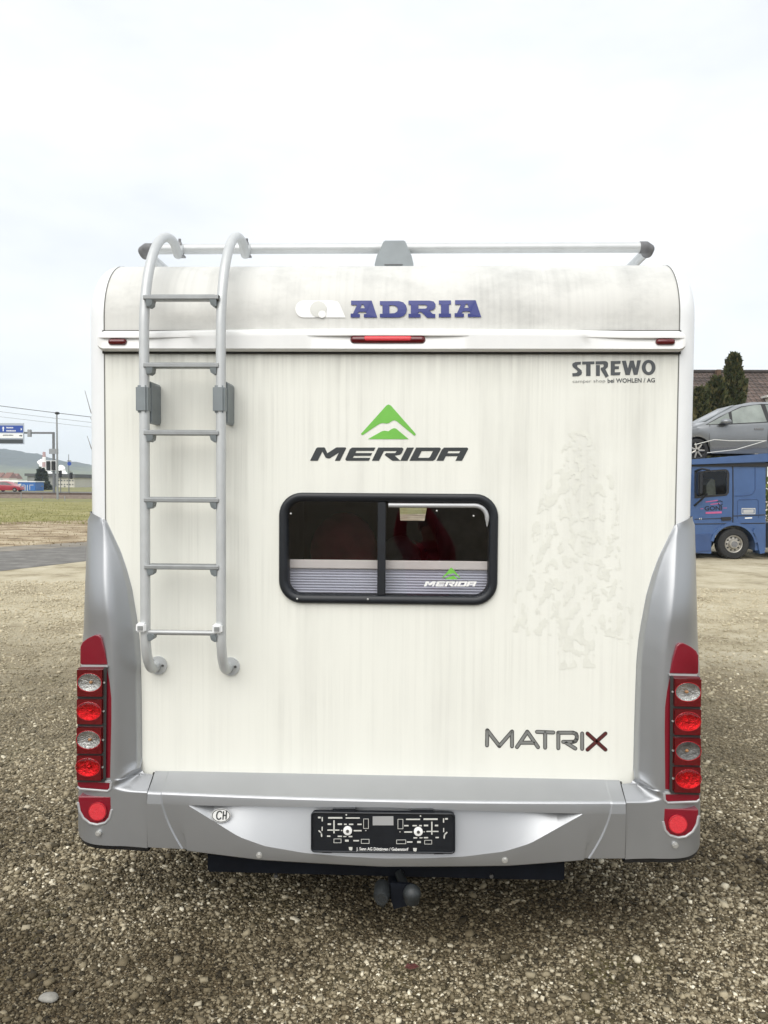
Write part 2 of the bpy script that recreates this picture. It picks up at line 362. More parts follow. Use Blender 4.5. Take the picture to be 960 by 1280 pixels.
# ---- loose pebbles (nobody could count them)
def pebbles():
    t = (1+5**.5)/2
    iv = np.array([(-1, t, 0), (1, t, 0), (-1, -t, 0), (1, -t, 0), (0, -1, t), (0, 1, t), (0, -1, -t), (0, 1, -t), (t, 0, -1), (t, 0, 1), (-t, 0, -1), (-t, 0, 1)])
    iv /= np.linalg.norm(iv[0])
    fi = np.array([(0, 11, 5), (0, 5, 1), (0, 1, 7), (0, 7, 10), (0, 10, 11), (1, 5, 9), (5, 11, 4), (11, 10, 2), (10, 7, 6), (7, 1, 8), (3, 9, 4), (3, 4, 2), (3, 2, 6), (3, 6, 8), (3, 8, 9), (4, 9, 5), (2, 4, 11), (6, 2, 10), (8, 6, 7), (9, 8, 1)])
    cv = np.array([(x, y, z) for x in (-1, 1) for y in (-1, 1) for z in (-1, 1)])/1.5
    cf = np.array([(0, 1, 3), (0, 3, 2), (4, 6, 7), (4, 7, 5), (0, 4, 5), (0, 5, 1), (2, 3, 7), (2, 7, 6), (0, 2, 6), (0, 6, 4), (1, 5, 7), (1, 7, 3)])
    # x0, x1, y0, y1, count, median radius, base shape, density falls off with distance
    zones = [(-1.9, 2.0, -.55, .25, 36000, .0052, 1, 0), (-1.9, 2.0, .25, 1.3, 30000, .0056, 1, 0), (-3.4, -1.2, .2, 3.2, 26000, .0066, 1, 0), (1.25, 3.6, .2, 3.2, 26000, .0066, 1, 0),
             (-7.5, -1.4, 3.2, 10.5, 21000, .0098, 1, 1), (1.4, 8.0, 3.2, 10.5, 21000, .0098, 1, 1), (-1.3, 1.3, 1.3, 3, 1500, .008, 1, 0), (-1.9, 2.0, -.55, 1.0, 160, .013, 0, 0)]
    cos = []; fcs = []; base = 0
    for x0, x1, y0, y1, n, r, kind, fade in zones:
        yy = rng.uniform(0, 1, n); yy = y0+(y1-y0)*(yy**1.7 if fade else yy)
        pos = np.c_[rng.uniform(x0, x1, n), yy]
        rr = np.clip(r*np.exp(rng.normal(0, .38, n)), .0025, .026)*(1+.25*(pos[:, 1] > 3.2)*(pos[:, 1]-3.2)/5)
        bv, bf = ((iv, fi), (cv, cf))[kind]; k = len(bv)
        sc = np.c_[rr*rng.uniform(.8, 1.45, n), rr*rng.uniform(.7, 1.1, n), rr*rng.uniform(.45, .85, n)]
        v = bv[None]*rng.uniform(.68, 1.25, (n, k, 1))*sc[:, None]
        a = rng.uniform(0, 2*np.pi, n); tl = rng.normal(0, .45, n)
        x, y, z = v[..., 0].copy(), v[..., 1].copy(), v[..., 2].copy()
        y, z = y*np.cos(tl)[:, None]-z*np.sin(tl)[:, None], y*np.sin(tl)[:, None]+z*np.cos(tl)[:, None]
        X = x*np.cos(a)[:, None]-y*np.sin(a)[:, None]+pos[:, :1]; Yy = x*np.sin(a)[:, None]+y*np.cos(a)[:, None]+pos[:, 1:]
        Z = z+(sc[:, 2]*rng.uniform(.1, .6, n))[:, None]
        cos.append(np.stack([X, Yy, Z], -1).reshape(-1, 3)); fcs.append((bf[None]+(np.arange(n)*k)[:, None, None]).reshape(-1, 3)+base); base += n*k
    co = np.vstack(cos).astype(np.float32); faces = np.vstack(fcs)
    me = bpy.data.meshes.new('loose_gravel'); me.vertices.add(len(co)); me.vertices.foreach_set('co', co.ravel())
    me.loops.add(faces.size); me.loops.foreach_set('vertex_index', faces.ravel().astype(np.int32))
    me.polygons.add(len(faces)); me.polygons.foreach_set('loop_start', np.arange(0, faces.size, 3, dtype=np.int32)); me.update(calc_edges=True)
    m, t_, b = nodes('pebble'); b.inputs['Roughness'].default_value = .75; b.inputs['Specular IOR Level'].default_value = .3
    ge = t_.nodes.new('ShaderNodeNewGeometry'); r = t_.nodes.new('ShaderNodeValToRGB'); e = r.color_ramp.elements
    st = [(0, (.035, .03, .02)), (.22, (.095, .08, .053)), (.5, (.19, .165, .122)), (.8, (.30, .27, .21)), (.94, (.42, .39, .325)), (1, (.72, .70, .64))]
    while len(e) < len(st): e.new(.5)
    for q, (p, c) in zip(e, st): q.position = p; q.color = c+(1,)
    t_.links.new(ge.outputs['Random Per Island'], r.inputs[0])
    tc = t_.nodes.new('ShaderNodeTexCoord'); nz = t_.nodes.new('ShaderNodeTexNoise'); nz.inputs['Scale'].default_value = 1.1; nz.inputs['Detail'].default_value = 5
    t_.links.new(tc.outputs['Object'], nz.inputs['Vector']); r2 = t_.nodes.new('ShaderNodeValToRGB')
    r2.color_ramp.elements[0].position = .40; r2.color_ramp.elements[0].color = (.46, .41, .31, 1); r2.color_ramp.elements[1].position = .60; r2.color_ramp.elements[1].color = (1.3, 1.24, 1.08, 1)
    t_.links.new(nz.outputs['Fac'], r2.inputs[0])
    mx = t_.nodes.new('ShaderNodeMix'); mx.data_type = 'RGBA'; mx.blend_type = 'MULTIPLY'; mx.inputs['Factor'].default_value = 1
    t_.links.new(r.outputs[0], mx.inputs['A']); t_.links.new(r2.outputs[0], mx.inputs['B'])
    sp = t_.nodes.new('ShaderNodeSeparateXYZ'); t_.links.new(tc.outputs['Object'], sp.inputs[0])     # drier, sandier gravel farther into the yard
    mr = t_.nodes.new('ShaderNodeMapRange'); mr.inputs['From Min'].default_value = 1.0; mr.inputs['From Max'].default_value = 7.5; mr.inputs['To Max'].default_value = .85; t_.links.new(sp.outputs['Y'], mr.inputs['Value'])
    m3 = t_.nodes.new('ShaderNodeMix'); m3.data_type = 'RGBA'; m3.inputs['B'].default_value = (.57, .505, .36, 1); t_.links.new(mr.outputs[0], m3.inputs['Factor']); t_.links.new(mx.outputs['Result'], m3.inputs['A'])
    t_.links.new(m3.outputs['Result'], b.inputs['Base Color'])
    tag(link('loose_gravel', me, m), 'loose brown and grey gravel stones covering the yard', None, None, 'stuff')
pebbles()

# ================================================================== MOTORHOME
van = thing('motorhome', 'white and grey motorhome seen from behind with roof ladder and maroon tail lights', 'motorhome', (0, 0, 0))
WP, RC = 1.093, .078; WO = WP+RC
EC, ER = (.25, 2.43), .25                       # centre and radius of the rounded rear roof edge (y, z)
Z0, Z1 = .62, 2.36                             # rear panel bottom / top
LEN = 6.4
def prof(n=14):
    st = [(0, Z0, -1, 0), (0, Z1, -1, 0), (0, EC[1], -1, 0)]
    for i in range(1, n+1):
        t = math.pi/2*i/n; st.append((EC[0]-ER*math.cos(t), EC[1]+ER*math.sin(t), -math.cos(t), math.sin(t)))
    st.append((LEN, EC[1]+ER, 0, 1)); return st
ST = prof()
def upper_y(z):
    d = max(0, z-EC[1]); return EC[0]-math.sqrt(max(0, ER*ER-d*d)) if d > 0 else 0.
mb = MB().loft([[(x, y, z) for x in (-WP, WP)] for y, z, a, b in ST[1:-1]]); mb.build('upper_panel', M['upper'], van, 30)
mb = MB().loft([[(x, y, z) for x in (-WP, WP)] for y, z, a, b in ST[-2:]]); mb.build('roof', M['white'], van)
trim = MB(); rows = []
for y, z, ny, nz_ in ST:
    rows.append([(WP+.002+RC*math.sin(p), y-ny*RC*(1-math.cos(p)), z-nz_*RC*(1-math.cos(p))) for p in [math.pi/2*i/8 for i in range(9)]])
trim.loft(rows)
trim.build('corner_trim', M['white'], van, 30); mirror(trim).build('corner_trim', M['white'], van, 30)
side = MB(); side.add([(WO+.001, y-ny*RC, z-nz_*RC) for y, z, ny, nz_ in ST]+[(WO+.001, LEN, .45), (WO+.001, RC, .45)], [tuple(range(len(ST)+2))])
side.build('side_wall', M['white'], van); mirror(side).build('side_wall', M['white'], van)
# dark joints between panel and corner trim
for s in (-1, 1):
    j = MB(); j.loft([[(s*(WP-.0015), y+ny*.0012, z+nz_*.0012), (s*(WP+.003), y+ny*.0012, z+nz_*.0012)] for y, z, ny, nz_ in ST[:-1]]); j.build('joint_seal', M['joint'], van)

# ---- rear panel with the window opening
def wcorner(px, py): p = P(px, py, 0); return (p.x, p.z)
wx0 = (wcorner(349, 616)[0]+wcorner(349.5, 755)[0])/2; wx1 = (wcorner(622, 616)[0]+wcorner(622, 755)[0])/2
wz1 = (wcorner(349, 616)[1]+wcorner(622, 617)[1])/2; wz0 = (wcorner(349, 754)[1]+wcorner(622, 755.5)[1])/2
hole = round_rect(wx0+.012, wz0+.012, wx1-.012, wz1-.012, .075)
pan = flat([[[(-WP, Z0), (WP, Z0), (WP, Z1), (-WP, Z1)], hole]], lambda u, v: (u, 0, v))
pan.build('rear_panel', M['panel'], van)
# ---- window: frame ring with a rounded section, mullion, panes, blinds
win = MB(); rows = []
for off, y in ((0, .004), (0, -.010), (.004, -.016), (.012, -.0185), (.026, -.0165), (.033, -.010), (.036, .03)):
    rows.append([(u, y, v) for u, v in round_rect(wx0+off, wz0+off, wx1-off, wz1-off, max(.02, .088-off), 8)])
win.loft(rows, closed=True)
window = win.build('window', M['black'], van, 50)
mx0, mx1 = P(472, 690, 0).x, P(482, 690, 0).x
MB().box(mx0, mx1, -.013, .03, wz0+.034, wz1-.034, .003).build('mullion', M['black'], window)
ix0, ix1, iz0, iz1 = wx0+.034, wx1-.034, wz0+.034, wz1-.034
def pane(x0, x1, y, rl, rr):
    pts = [(x0, iz0), (x1, iz0), (x1, iz1), (x0, iz1)]
    loop = []
    R_ = .05
    for cx, cz, a, on in ((x1-R_, iz0+R_, -90, rr), (x1-R_, iz1-R_, 0, rr), (x0+R_, iz1-R_, 90, rl), (x0+R_, iz0+R_, 180, rl)):
        if on: loop += [(cx+R_*math.cos(rad(a+15*i)), y, cz+R_*math.sin(rad(a+15*i))) for i in range(7)]
        else: loop.append((cx+R_*(1 if a in (-90, 0) else -1), y, cz+R_*(1 if a in (0, 90) else -1)))
    return MB().add(loop, [tuple(range(len(loop)))])
pane(ix0, mx0, .004, True, False).build('pane', M['glass'], window)
pane(mx1, ix1, -.004, False, True).build('pane', M['glass'], window)
# raised acrylic edge of the opening sash, painted light grey as its bright reflection
sash = MB(); loop = [(mx1+.01, iz1-.012)]+[(ix1-.055+.047*math.sin(rad(a)), iz1-.058+.047*math.cos(rad(a))) for a in range(0, 91, 15)]+[(ix1-.008, iz1-.09)]
sash.tube([(a, -.008, b) for a, b in loop], [.009]*(len(loop)-1)+[.002], 8); sash.build('sash_edge_sheen', M['greyl'], window, 60)
for px, py in ((363.5, 642), (546, 638.5), (592, 645), (372, 748), (460, 748.5)):
    p = P(px, py, -.006); MB().ellipsoid((p.x, -.006 if py < 700 else -.018, p.z), (.004, .002, .004), 8, 5).build('catch_rivet', M['bolt'], window, 60)
bz1 = P(480, 700.5, .05).z; bz0 = iz0-.02
for x0, x1, yb in ((ix0-.02, mx0+.01, .05), (mx1-.01, ix1+.02, .05)):
    bl = MB(); n = 11; rows = []; zt = bz1-.032
    for i in range(2*n+1):
        z = zt-(zt-bz0)*i/(2*n); yy = yb+(.009 if i % 2 else 0)
        rows.append([(x0, yy, z), (x1, yy, z)])
    bl.loft(rows); b = bl.build('pleated_blind', M['cblind'], window)
    MB().box(x0, x1, yb-.008, yb+.012, bz1-.034, bz1, .003).build('blind_bar', M['cblindbar'], window)
# ---- interior seen dimly through the panes
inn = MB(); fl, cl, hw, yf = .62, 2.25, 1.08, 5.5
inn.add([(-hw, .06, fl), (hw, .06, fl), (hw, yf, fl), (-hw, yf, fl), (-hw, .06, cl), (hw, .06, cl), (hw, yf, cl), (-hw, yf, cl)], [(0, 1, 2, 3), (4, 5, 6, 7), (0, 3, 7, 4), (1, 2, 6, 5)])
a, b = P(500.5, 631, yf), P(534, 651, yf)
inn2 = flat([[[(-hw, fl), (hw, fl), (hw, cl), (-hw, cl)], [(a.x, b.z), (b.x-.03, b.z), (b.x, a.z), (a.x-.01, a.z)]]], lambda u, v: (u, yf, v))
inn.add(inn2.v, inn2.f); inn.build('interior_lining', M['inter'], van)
fw = flat([[[(-WO, .45), (WO, .45), (WO, 2.6), (-WO, 2.6)], [(-.95, 1.2), (.95, 1.2), (.85, 1.9), (-.85, 1.9)]]], lambda u, v: (u, LEN, v)); fw.build('front_wall', M['white'], van)
MB().add([(-.97, LEN+.01, 1.18), (.97, LEN+.01, 1.18), (.87, LEN+.01, 1.92), (-.87, LEN+.01, 1.92)], [(0, 1, 2, 3)]).build('windscreen', M['glass'], van)
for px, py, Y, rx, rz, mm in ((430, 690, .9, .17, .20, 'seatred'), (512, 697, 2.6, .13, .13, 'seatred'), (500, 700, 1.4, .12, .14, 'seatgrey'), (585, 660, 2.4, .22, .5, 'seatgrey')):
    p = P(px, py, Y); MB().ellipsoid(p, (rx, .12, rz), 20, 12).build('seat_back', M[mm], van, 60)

# ---- high-level light bar
bz_top = (P(180, 412.5, -.03).z+P(800, 412.5, -.03).z)/2; bz_bot = (P(180, 439, -.03).z+P(800, 439, -.03).z)/2
bar = MB(); rows = []; HW = 1.112; bcz = P(485, 409.5, -.03).z
xs = sorted(set(np.round(np.concatenate([np.linspace(-HW, HW, 90), np.linspace(-HW, -HW+.03, 6), np.linspace(HW-.03, HW, 6), np.linspace(-.33, .33, 50)]), 4)))
for x in xs:
    e = HW-abs(x); cut = 0 if e > .03 else .03-math.sqrt(max(0, .03**2-(.03-e)**2))
    up = bz_top+(bcz-bz_top)*max(0, 1-(abs(x)/.9)**2)
    if abs(x) < .30: rec = .016*max(0, 1-(abs(x)/.30)**2)**.6
    elif abs(x) > .72: rec = .012*min(1, (abs(x)-.72)/.2)*min(1, max(0, (1.10-abs(x))/.02))
    else: rec = 0
    zr = up-.030; y0 = -.036 if e > .002 else -.012
    pr = [(up-cut, .0), (up-cut-.001, -.016), (up-cut-.008, y0+.004), (up-cut-.014, y0), (max(zr, bz_bot+cut+.03), y0), (max(zr-.002, bz_bot+cut+.028), y0+rec), (bz_bot+cut+.018, y0+rec*.25), (bz_bot+cut+.009, y0), (bz_bot+cut+.002, y0+.008), (bz_bot+cut, y0+.02), (bz_bot+cut+.004, 0)]
    rows.append([(x, y, z) for z, y in pr])
bar.loft(rows); lb = bar.build('light_bar', M['beam'], van, 38)
MB().box(-HW+.014, HW-.014, -.010, -.0005, bz_bot-.006, bz_top+.003).build('bar_gasket', M['seal'], lb)
a, b = P(437.5, 419, -.03), P(532, 430, -.03); zc = (a.z+b.z)/2
def lens(x0, x1, zc, h, y, bulge):
    r = []
    for i in range(5):
        k = i/4; ins = h/2*(1-math.cos(k*math.pi/2)); rr = max(.001, h/2-ins)
        r.append([(u, y-bulge*math.sin(k*math.pi/2), v) for u, v in round_rect(x0+ins, zc-h/2+ins, x1-ins, zc+h/2-ins, rr*.98, 5)])
    m_ = MB().loft(r, closed=True); n_ = len(r[-1]); m_.f.append(tuple(range(len(m_.v)-n_, len(m_.v)))); m_.mi.append(0); return m_
lens(a.x, b.x, zc, .032, -.024, .016).build('brake_light', M['redlens'], lb, 40)
lens(a.x+.05, b.x-.05, zc+.002, .022, -.033, .008).build('brake_lens', M['refl'], lb, 40)
for px in (147, 831.5):
    p = P(px, 427.5, -.03); lens(p.x-.036, p.x+.036, p.z, .024, -.030, .014).build('marker_light', M['redlens'], lb, 40)

# ---- grey corner fairings and bumper: traced outlines give half widths against height
def tab(pts, Y):
    q = sorted([(P(px, py, Y).z, -P(px, py, Y).x) for px, py in pts]); return [a for a, b in q], [b for a, b in q]
IN = tab([(133.4, 651), (142, 669.7), (151, 689), (158.8, 712), (165.3, 736), (171, 770), (173.8, 789), (176, 817), (177, 860), (177.6, 900), (178, 955)], 0)
CRS = tab([(120.3, 647), (124, 682), (128.8, 721), (136, 770), (140, 800), (142.5, 850), (143, 900), (143, 1060)], -.07)
OUT = tab([(106, 648), (104, 695), (101.6, 762), (100, 807), (99, 900), (98, 1000), (97.5, 1056)], .03)
ZTOP, ZTIP = .656, IN[0][-1]
ZLIP = P(480, 1001, -.12).z
SEAM = .905
def ss(x): x = min(1, max(0, x)); return x*x*(3-2*x)
def a_in(z):
    if z > ZTOP+.02: return float(np.interp(z, *IN))
    if z > ZTOP: k = (ZTOP+.02-z)/.02; return IN[1][0]-.02*(1-math.sqrt(max(0, 1-k*k)))
    k = min(1, (ZTOP-z)/.05); return max(SEAM+.0, IN[1][0]-.02-.02*k if k < .02 else SEAM)
BOT = [(0, P(480, 1085, -.12).z), (.47, (P(325, 1079, -.12).z+P(632, 1083.5, -.12).z)/2), (.74, (P(240, 1067, -.11).z+P(720, 1078.5, -.11).z)/2), (.93, (P(184, 1060, -.10).z+P(777, 1076.5, -.10).z)/2), (1.21, (P(127, 1051, -.06).z+P(866, 1070, -.06).z)/2)]
def zbot(a): return float(np.interp(a, [q[0] for q in BOT], [q[1] for q in BOT]))
def face_h(a): return .082+.038*max(0, 1-(a/1.02)**2)
def H(z): return .082*ss((ZTIP+.06-z)/.42)+.004
def clad(a, z):
    ai, ac, ao = a_in(z), float(np.interp(z, *CRS)), float(np.interp(z, *OUT))
    h = H(z)
    if a < ac:
        base = .30*h*ss((a-ai)/.012)+.70*h*ss((a-ai)/max(.02, (ac-ai)))**.8 if z > ZTOP else h
    else: base = h
    if a > ac: t = (a-ac)/(ao-ac); base = h-(h+.03)*t**3.4-.034*min(t*1.15, .85)*ss((z-.98)/.25)
    if z < ZTOP+.06 and a < 1.05:
        low = face_h(a); base = base+(low-base)*ss((ZTOP+.06-z)/.10)*ss((1.05-a)/.08)
        asl = SEAM+.062+.075*ss((ZTOP+.045-z)/.07)-.03*ss((ZLIP+.016-z)/.016)
        led = low*min(1, max(0, (ZTOP+.012-z)/(ZTOP+.012-ZLIP)))
        k = ss((asl-a)/.065)
        if z < ZTOP+.05: base = base+(min(base, led)-base)*k*ss((ZTOP+.05-z)/.05)
    return base
zs = sorted(set([round(z, 4) for z in np.concatenate([np.linspace(.44, ZTOP-.06, 14), np.linspace(ZTOP-.06, ZTOP+.06, 40), np.linspace(ZTOP+.06, ZTIP, 60)])]))
fr = MB(); rows = []
for i, z in enumerate([None]+zs):
    row = []
    zz = z if z is not None else zs[0]
    ai, ao = a_in(zz), float(np.interp(zz, *OUT)); ac = float(np.interp(zz, *CRS)); ac = min(max(ac, ai+.01), ao-.01)
    avals = list(ai+(ac-ai)*np.array([0, .02, .05, .09, .13]+list(np.linspace(.18, 1, 22))))+list(ac+(ao-ac)*np.linspace(0, 1, 16)[1:])
    for a in avals:
        y = -clad(a, zz); top = zz
        if z is None: top = zbot(a)
        elif zz <= zs[2]: top = zz+(zbot(a)-zz)*(.35 if i == 1 else .15 if i == 2 else .05)
        row.append((-a, y, top))
    if zz < ZTOP+.02: row[0] = (row[0][0], max(row[0][1], -.125), row[0][2])
    row.append((-ao-.002, .10, row[-1][2])); row.append((-ao-.001, 1.2, row[-1][2]))
    if zz > ZTIP-.05:
        pass
    rows.append(row)
# slanted tip and underside return
tip = [(-(WO+.001 if x < -WO else -x), max(y, .0), ZTIP+.004+.03*max(0, min(1, (-x-WP)/(WO-WP)))) for x, y, z in rows[-1]]
tip = [(x, y if i < len(tip)-2 else rows[-1][i][1], z) for i, (x, y, z) in enumerate(tip)]
rows.append(tip)
rows.insert(0, [(x*.985, y+.04, z+.012) for x, y, z in rows[0]])
fr.loft(rows)
fairing_l = fr.build('corner_fairing', M['grey'], van, 62)
fairing_r = mirror(fr).build('corner_fairing', M['grey'], van, 62)
# black rubber lip under each fairing
lipm = MB(); rr = rows[1]
lipm.loft([[(x, y+.004, z+.008) for x, y, z in rr], [(x, y+.012, z-.020) for x, y, z in rr], [(x, y+.05, z-.020) for x, y, z in rr]])
lipm.build('rubber_lip', M['rubber'], fairing_l); mirror(lipm).build('rubber_lip', M['rubber'], fairing_r)

CT = [(0, .5*(P(480, 1008.5, -.12).z+P(480, 1008.5, -.12).z)), (.73, (P(236, 1010, -.11).z+P(723, 1015, -.11).z)/2)]
CB = [(-P(px, py, -.12).x, P(px, py, -.12).z) for px, py in ((236, 1010.5), (266, 1028), (298, 1047), (330, 1058), (380, 1066), (430, 1070), (500, 1073))]
CB = sorted((max(0, a), z) for a, z in CB); CB[0] = (0, CB[0][1])
ATIP = .735
bmp = MB(); rows = []
xs = sorted(set(np.round(np.concatenate([np.linspace(-SEAM+.003, SEAM-.003, 80), np.linspace(ATIP-.06, ATIP+.01, 14), -np.linspace(ATIP-.06, ATIP+.01, 14), np.linspace(.74, .87, 110), -np.linspace(.74, .87, 110)]), 4)))
for x in xs:
    a = abs(x); hf = face_h(a); zb_ = zbot(a)
    zt = float(np.interp(a, [q[0] for q in CT], [q[1] for q in CT]))
    zc_ = float(np.interp(a, [q[0] for q in CB], [q[1] for q in CB])) if a < ATIP else zt-.003
    zc_ = min(zc_, zt-.003); rec = .050*min(1, max(0, (zt-zc_-.003)/.05))
    def rid(z): return -.005*ss((a-.845)/.008)      # curved crease on either flank
    def warp(z):                                    # columns bend so that they follow that crease
        d = -.085*max(0, (ZLIP-z)/(ZLIP-zb_))**1.6
        return d*ss((a-ATIP-.005)/.09)*ss((SEAM-.003-a)/.05)
    pr = [(ZTOP+.006, .0), (ZTOP+.004, -.004)]
    for i in range(1, 9):
        k = i/8; pr.append((ZTOP+.004+(ZLIP+.004-ZTOP-.004)*k, -.004-(hf-.010)*k+.004*math.sin(k*math.pi)))
    pr += [(ZLIP+.001, -hf+.002), (ZLIP-.004, -hf-.001), (ZLIP-.010, -hf-.002)]
    pr = [(z, y+rid(ZLIP)*.6) for z, y in pr]
    pr += [(zt, -hf-.004+rid(zt))]
    for i in range(9):
        k = i/8; z = zt-.0012+(zc_-zt+.0012)*k; pr.append((z, -hf-.004+rec*(1-k)+rid(z)))
    for i in range(1, 9):
        k = i/8; z = zc_+(zb_+.006-zc_)*k; pr.append((z, -hf-.004+.004*k*k+rid(z)))
    pr += [(zb_, -hf+.008), (zb_+.004, -hf+.04)]
    sgn = 1 if x > 0 else -1
    rows.append([(x+(sgn*warp(z) if a > ATIP+.005 else 0), y, z) for z, y in pr])
bmp.loft(rows)
bumper = bmp.build('bumper', M['grey'], van, 6)
# dark strips painting in the seam shadow between bumper and fairings
for s in (-1, 1):
    pts = [(ZTOP+.004, -.0), (ZLIP, -face_h(SEAM)+.006), (zbot(SEAM)+.006, -face_h(SEAM)+.012)]
    MB().loft([[(s*(SEAM-.006), y+.006, z), (s*(SEAM+.006), y+.006, z)] for z, y in pts]).build('bumper_seam_shadow', M['seal'], bumper)
def screw(px, py, Y, par):
    p = P(px, py, Y); b = MB()
    b.tube([(p.x, Y+.004, p.z), (p.x, Y-.003, p.z)], .0115, 18); b.tube([(p.x, Y-.002, p.z), (p.x, Y-.007, p.z)], .0075, 6)
    return b.build('screw', M['bolt'], par, 40)
screw(324, 1069, -face_h(.47)-.002, bumper); screw(631, 1075, -face_h(.46)-.002, bumper)
YSC = -clad(1.083, .458)-.003; screw(123, 1041.5, YSC, fairing_l); screw(844, 1056.5, YSC, fairing_r)

# ---- tail lights (traced on the left, mirrored to the right)
cl = crop(80, 780, 160, 366.)
def poly_l(pts, Y): return [P(*cl(u, v), Y) for u, v in pts]
def slab(pts, Y0, Y1, bev=.004, wrap=0):
    """polygon plate, front at Y1, with a bevelled rim; back at Y0"""
    f = [P(*cl(u, v), Y1) for u, v in pts]; c = sum(f, Vector())/len(f)
    inner = [Vector((c.x+(q.x-c.x)*(1-bev/.03), Y1, c.z+(q.z-c.z)*(1-bev/.05))) for q in f]
    mid = [Vector((q.x, Y1+bev, q.z)) for q in f]; back = [Vector((q.x, Y0, q.z)) for q in f]
    m_ = MB().loft([back, mid, inner], closed=True); n_ = len(pts)
    m_.f.append(tuple(range(2*n_, 3*n_))); m_.mi.append(0); return m_
def both(fn):
    for s in (0, 1): fn(s)
for s, par in ((0, van), (1, van)):
    fx = (lambda q: mirror(q)) if s else (lambda q: q)
    YF = -.094
    hs = slab([(98, 246), (240, 246), (243, 260), (236, 896), (94, 893), (75, 885), (80, 252)], -.02, YF, .003)
    tl = fx(hs).build('tail_light', M['redlens'], par, 30)
    # outer wrap of the housing round the corner
    o1, o2 = P(*cl(80, 252), YF+.003), P(*cl(75, 890), YF+.003)
    wr = MB().add([o1, o2, (o2.x-.002, .03, o2.z), (o1.x-.002, .03, o1.z)], [(0, 1, 2, 3)]); fx(wr).build('lamp_side', M['redlens'], tl)
    dk = slab([(226, 248), (244, 248), (238, 893), (224, 893)], YF, YF-.002, .001); fx(dk).build('lamp_edge', M['seal'], tl)
    for k, (v0, v1, mm) in enumerate(((258, 410, 'clear'), (427, 568, 'redglow'), (588, 736, 'clear' if not s else 'clear2'), (748, 888, 'redglow'))):
        uu = 224-k*2
        dv = slab([(78-k, v1), (uu+14, v1), (uu+14, v1+17), (77-k, v1+17)], YF, YF-.003, .001); fx(dv).build('divider', M['seal'], tl)
        c0 = P(*cl(146-k*3, (v0+v1)/2), YF-.010); rx = abs(P(*cl(146+68, v0), YF).x-P(*cl(146, v0), YF).x); rz = abs(P(*cl(146, v0), YF).z-P(*cl(146, v0+52), YF).z)
        NE = 32; el = [(c0.x+rx*math.cos(2*math.pi*q/NE), c0.z+rz*math.sin(2*math.pi*q/NE)) for q in range(NE)]
        xo, xi = P(*cl(81-k, v0), YF).x, P(*cl(uu, v0), YF).x; za_, zb__ = P(*cl(146, v0), YF).z, P(*cl(146, v1), YF).z
        el = [(max(u, xo+.002), v) for u, v in el]
        un = flat([[[(xo, zb__), (xi, zb__), (xi, za_), (xo, za_)], el]], lambda u, v: (u, YF-.012, v))
        cs = [(xo, zb__), (xi, zb__), (xi, za_), (xo, za_)]; un.loft([[(u, YF-.012, v) for u, v in cs], [(u, YF, v) for u, v in cs]], closed=True)
        fx(un).build('lamp_unit', M['redlens'], tl, 30)
        rows_ = []
        for i in range(7):
            ph = math.pi/2*i/6; q = math.cos(ph)
            rows_.append([(c0.x+(u-c0.x)*q, YF-.012+.0105*math.sin(ph), c0.z+(v-c0.z)*q) for u, v in el])
        fx(MB().loft(rows_, closed=True)).build('reflector_bowl', M[mm], tl, 40)
        fx(MB().ellipsoid((c0.x+.004, YF-.008, c0.z), (.007, .006, .006), 12, 8)).build('bulb', M['bulb' if mm != 'redglow' else 'redglow'], tl, 60)
        ck = []
        for i in range(5):
            ph = math.pi/2*i/4; q = math.cos(ph); ck.append([(c0.x+(u-c0.x)*q, YF-.0122-.0035*math.sin(ph), c0.z+(v-c0.z)*q) for u, v in el])
        fx(MB().loft(ck, closed=True)).build('lens', M['lensclear'], tl, 50)
        rg = MB().tube([(c0.x+rx*1.02*math.cos(2*math.pi*j/28), c0.y-.001, c0.z+rz*1.02*math.sin(2*math.pi*j/28)) for j in range(29)], .0016, 6, False); fx(rg).build('lens_ring', M['ringred'], tl, 60)
        p = P(*cl(228-k*3, (v0+v1)/2+3), YF-.008); sc = MB().tube([(p.x, YF+.0, p.z), (p.x, YF-.006, p.z)], .0035, 10); fx(sc).build('screw', M['bolt'], tl)
    t1 = slab([(93, 130), (105, 105), (135, 82), (175, 64), (198, 66), (212, 80), (232, 150), (246, 233), (100, 233), (92, 225)], -.03, -.089, .002); fx(t1).build('maroon_trim', M['maroon'], tl, 30)
    t2 = slab([(246, 250), (262, 330), (272, 420), (272, 560), (264, 894), (240, 896), (246, 260)], -.05, -.086, .002); fx(t2).build('maroon_trim', M['maroon'], tl, 30)
    t3 = slab([(76, 898), (262, 908), (262, 935), (250, 948), (90, 936), (78, 925)], -.04, -.089, .002); fx(t3).build('maroon_trim', M['maroon'], tl, 30)
    t4 = slab([(82, 988), (268, 988), (270, 1060), (258, 1105), (235, 1130), (190, 1141), (150, 1134), (112, 1105), (90, 1065), (82, 1020)], -.04, -.087, .002); fx(t4).build('reflector_panel', M['maroon'], tl, 30)
    fr1 = slab([(96, 234), (250, 236), (250, 247), (98, 246)], -.03, -.091, .001); fx(fr1).build('light_surround', M['greyl'], tl, 30)
    fr2 = slab([(74, 894), (265, 897), (265, 909), (76, 899)], -.03, -.091, .001); fx(fr2).build('light_surround', M['greyl'], tl, 30)
    for pts in ([(78, 928), (92, 942), (250, 955), (268, 940), (270, 900)], [(82, 1020), (90, 1067), (112, 1109), (150, 1139), (190, 1147), (237, 1136), (262, 1108), (274, 1060)]):
        rim = MB().tube([P(*cl(u, v), -.084) for u, v in pts], .006, 8); fx(rim).build('light_surround', M['greyl'], tl, 60)
    p = P(*cl(196, 1068), -.087); r0 = abs(P(*cl(49, 0), -.09).x-P(*cl(0, 0), -.09).x)
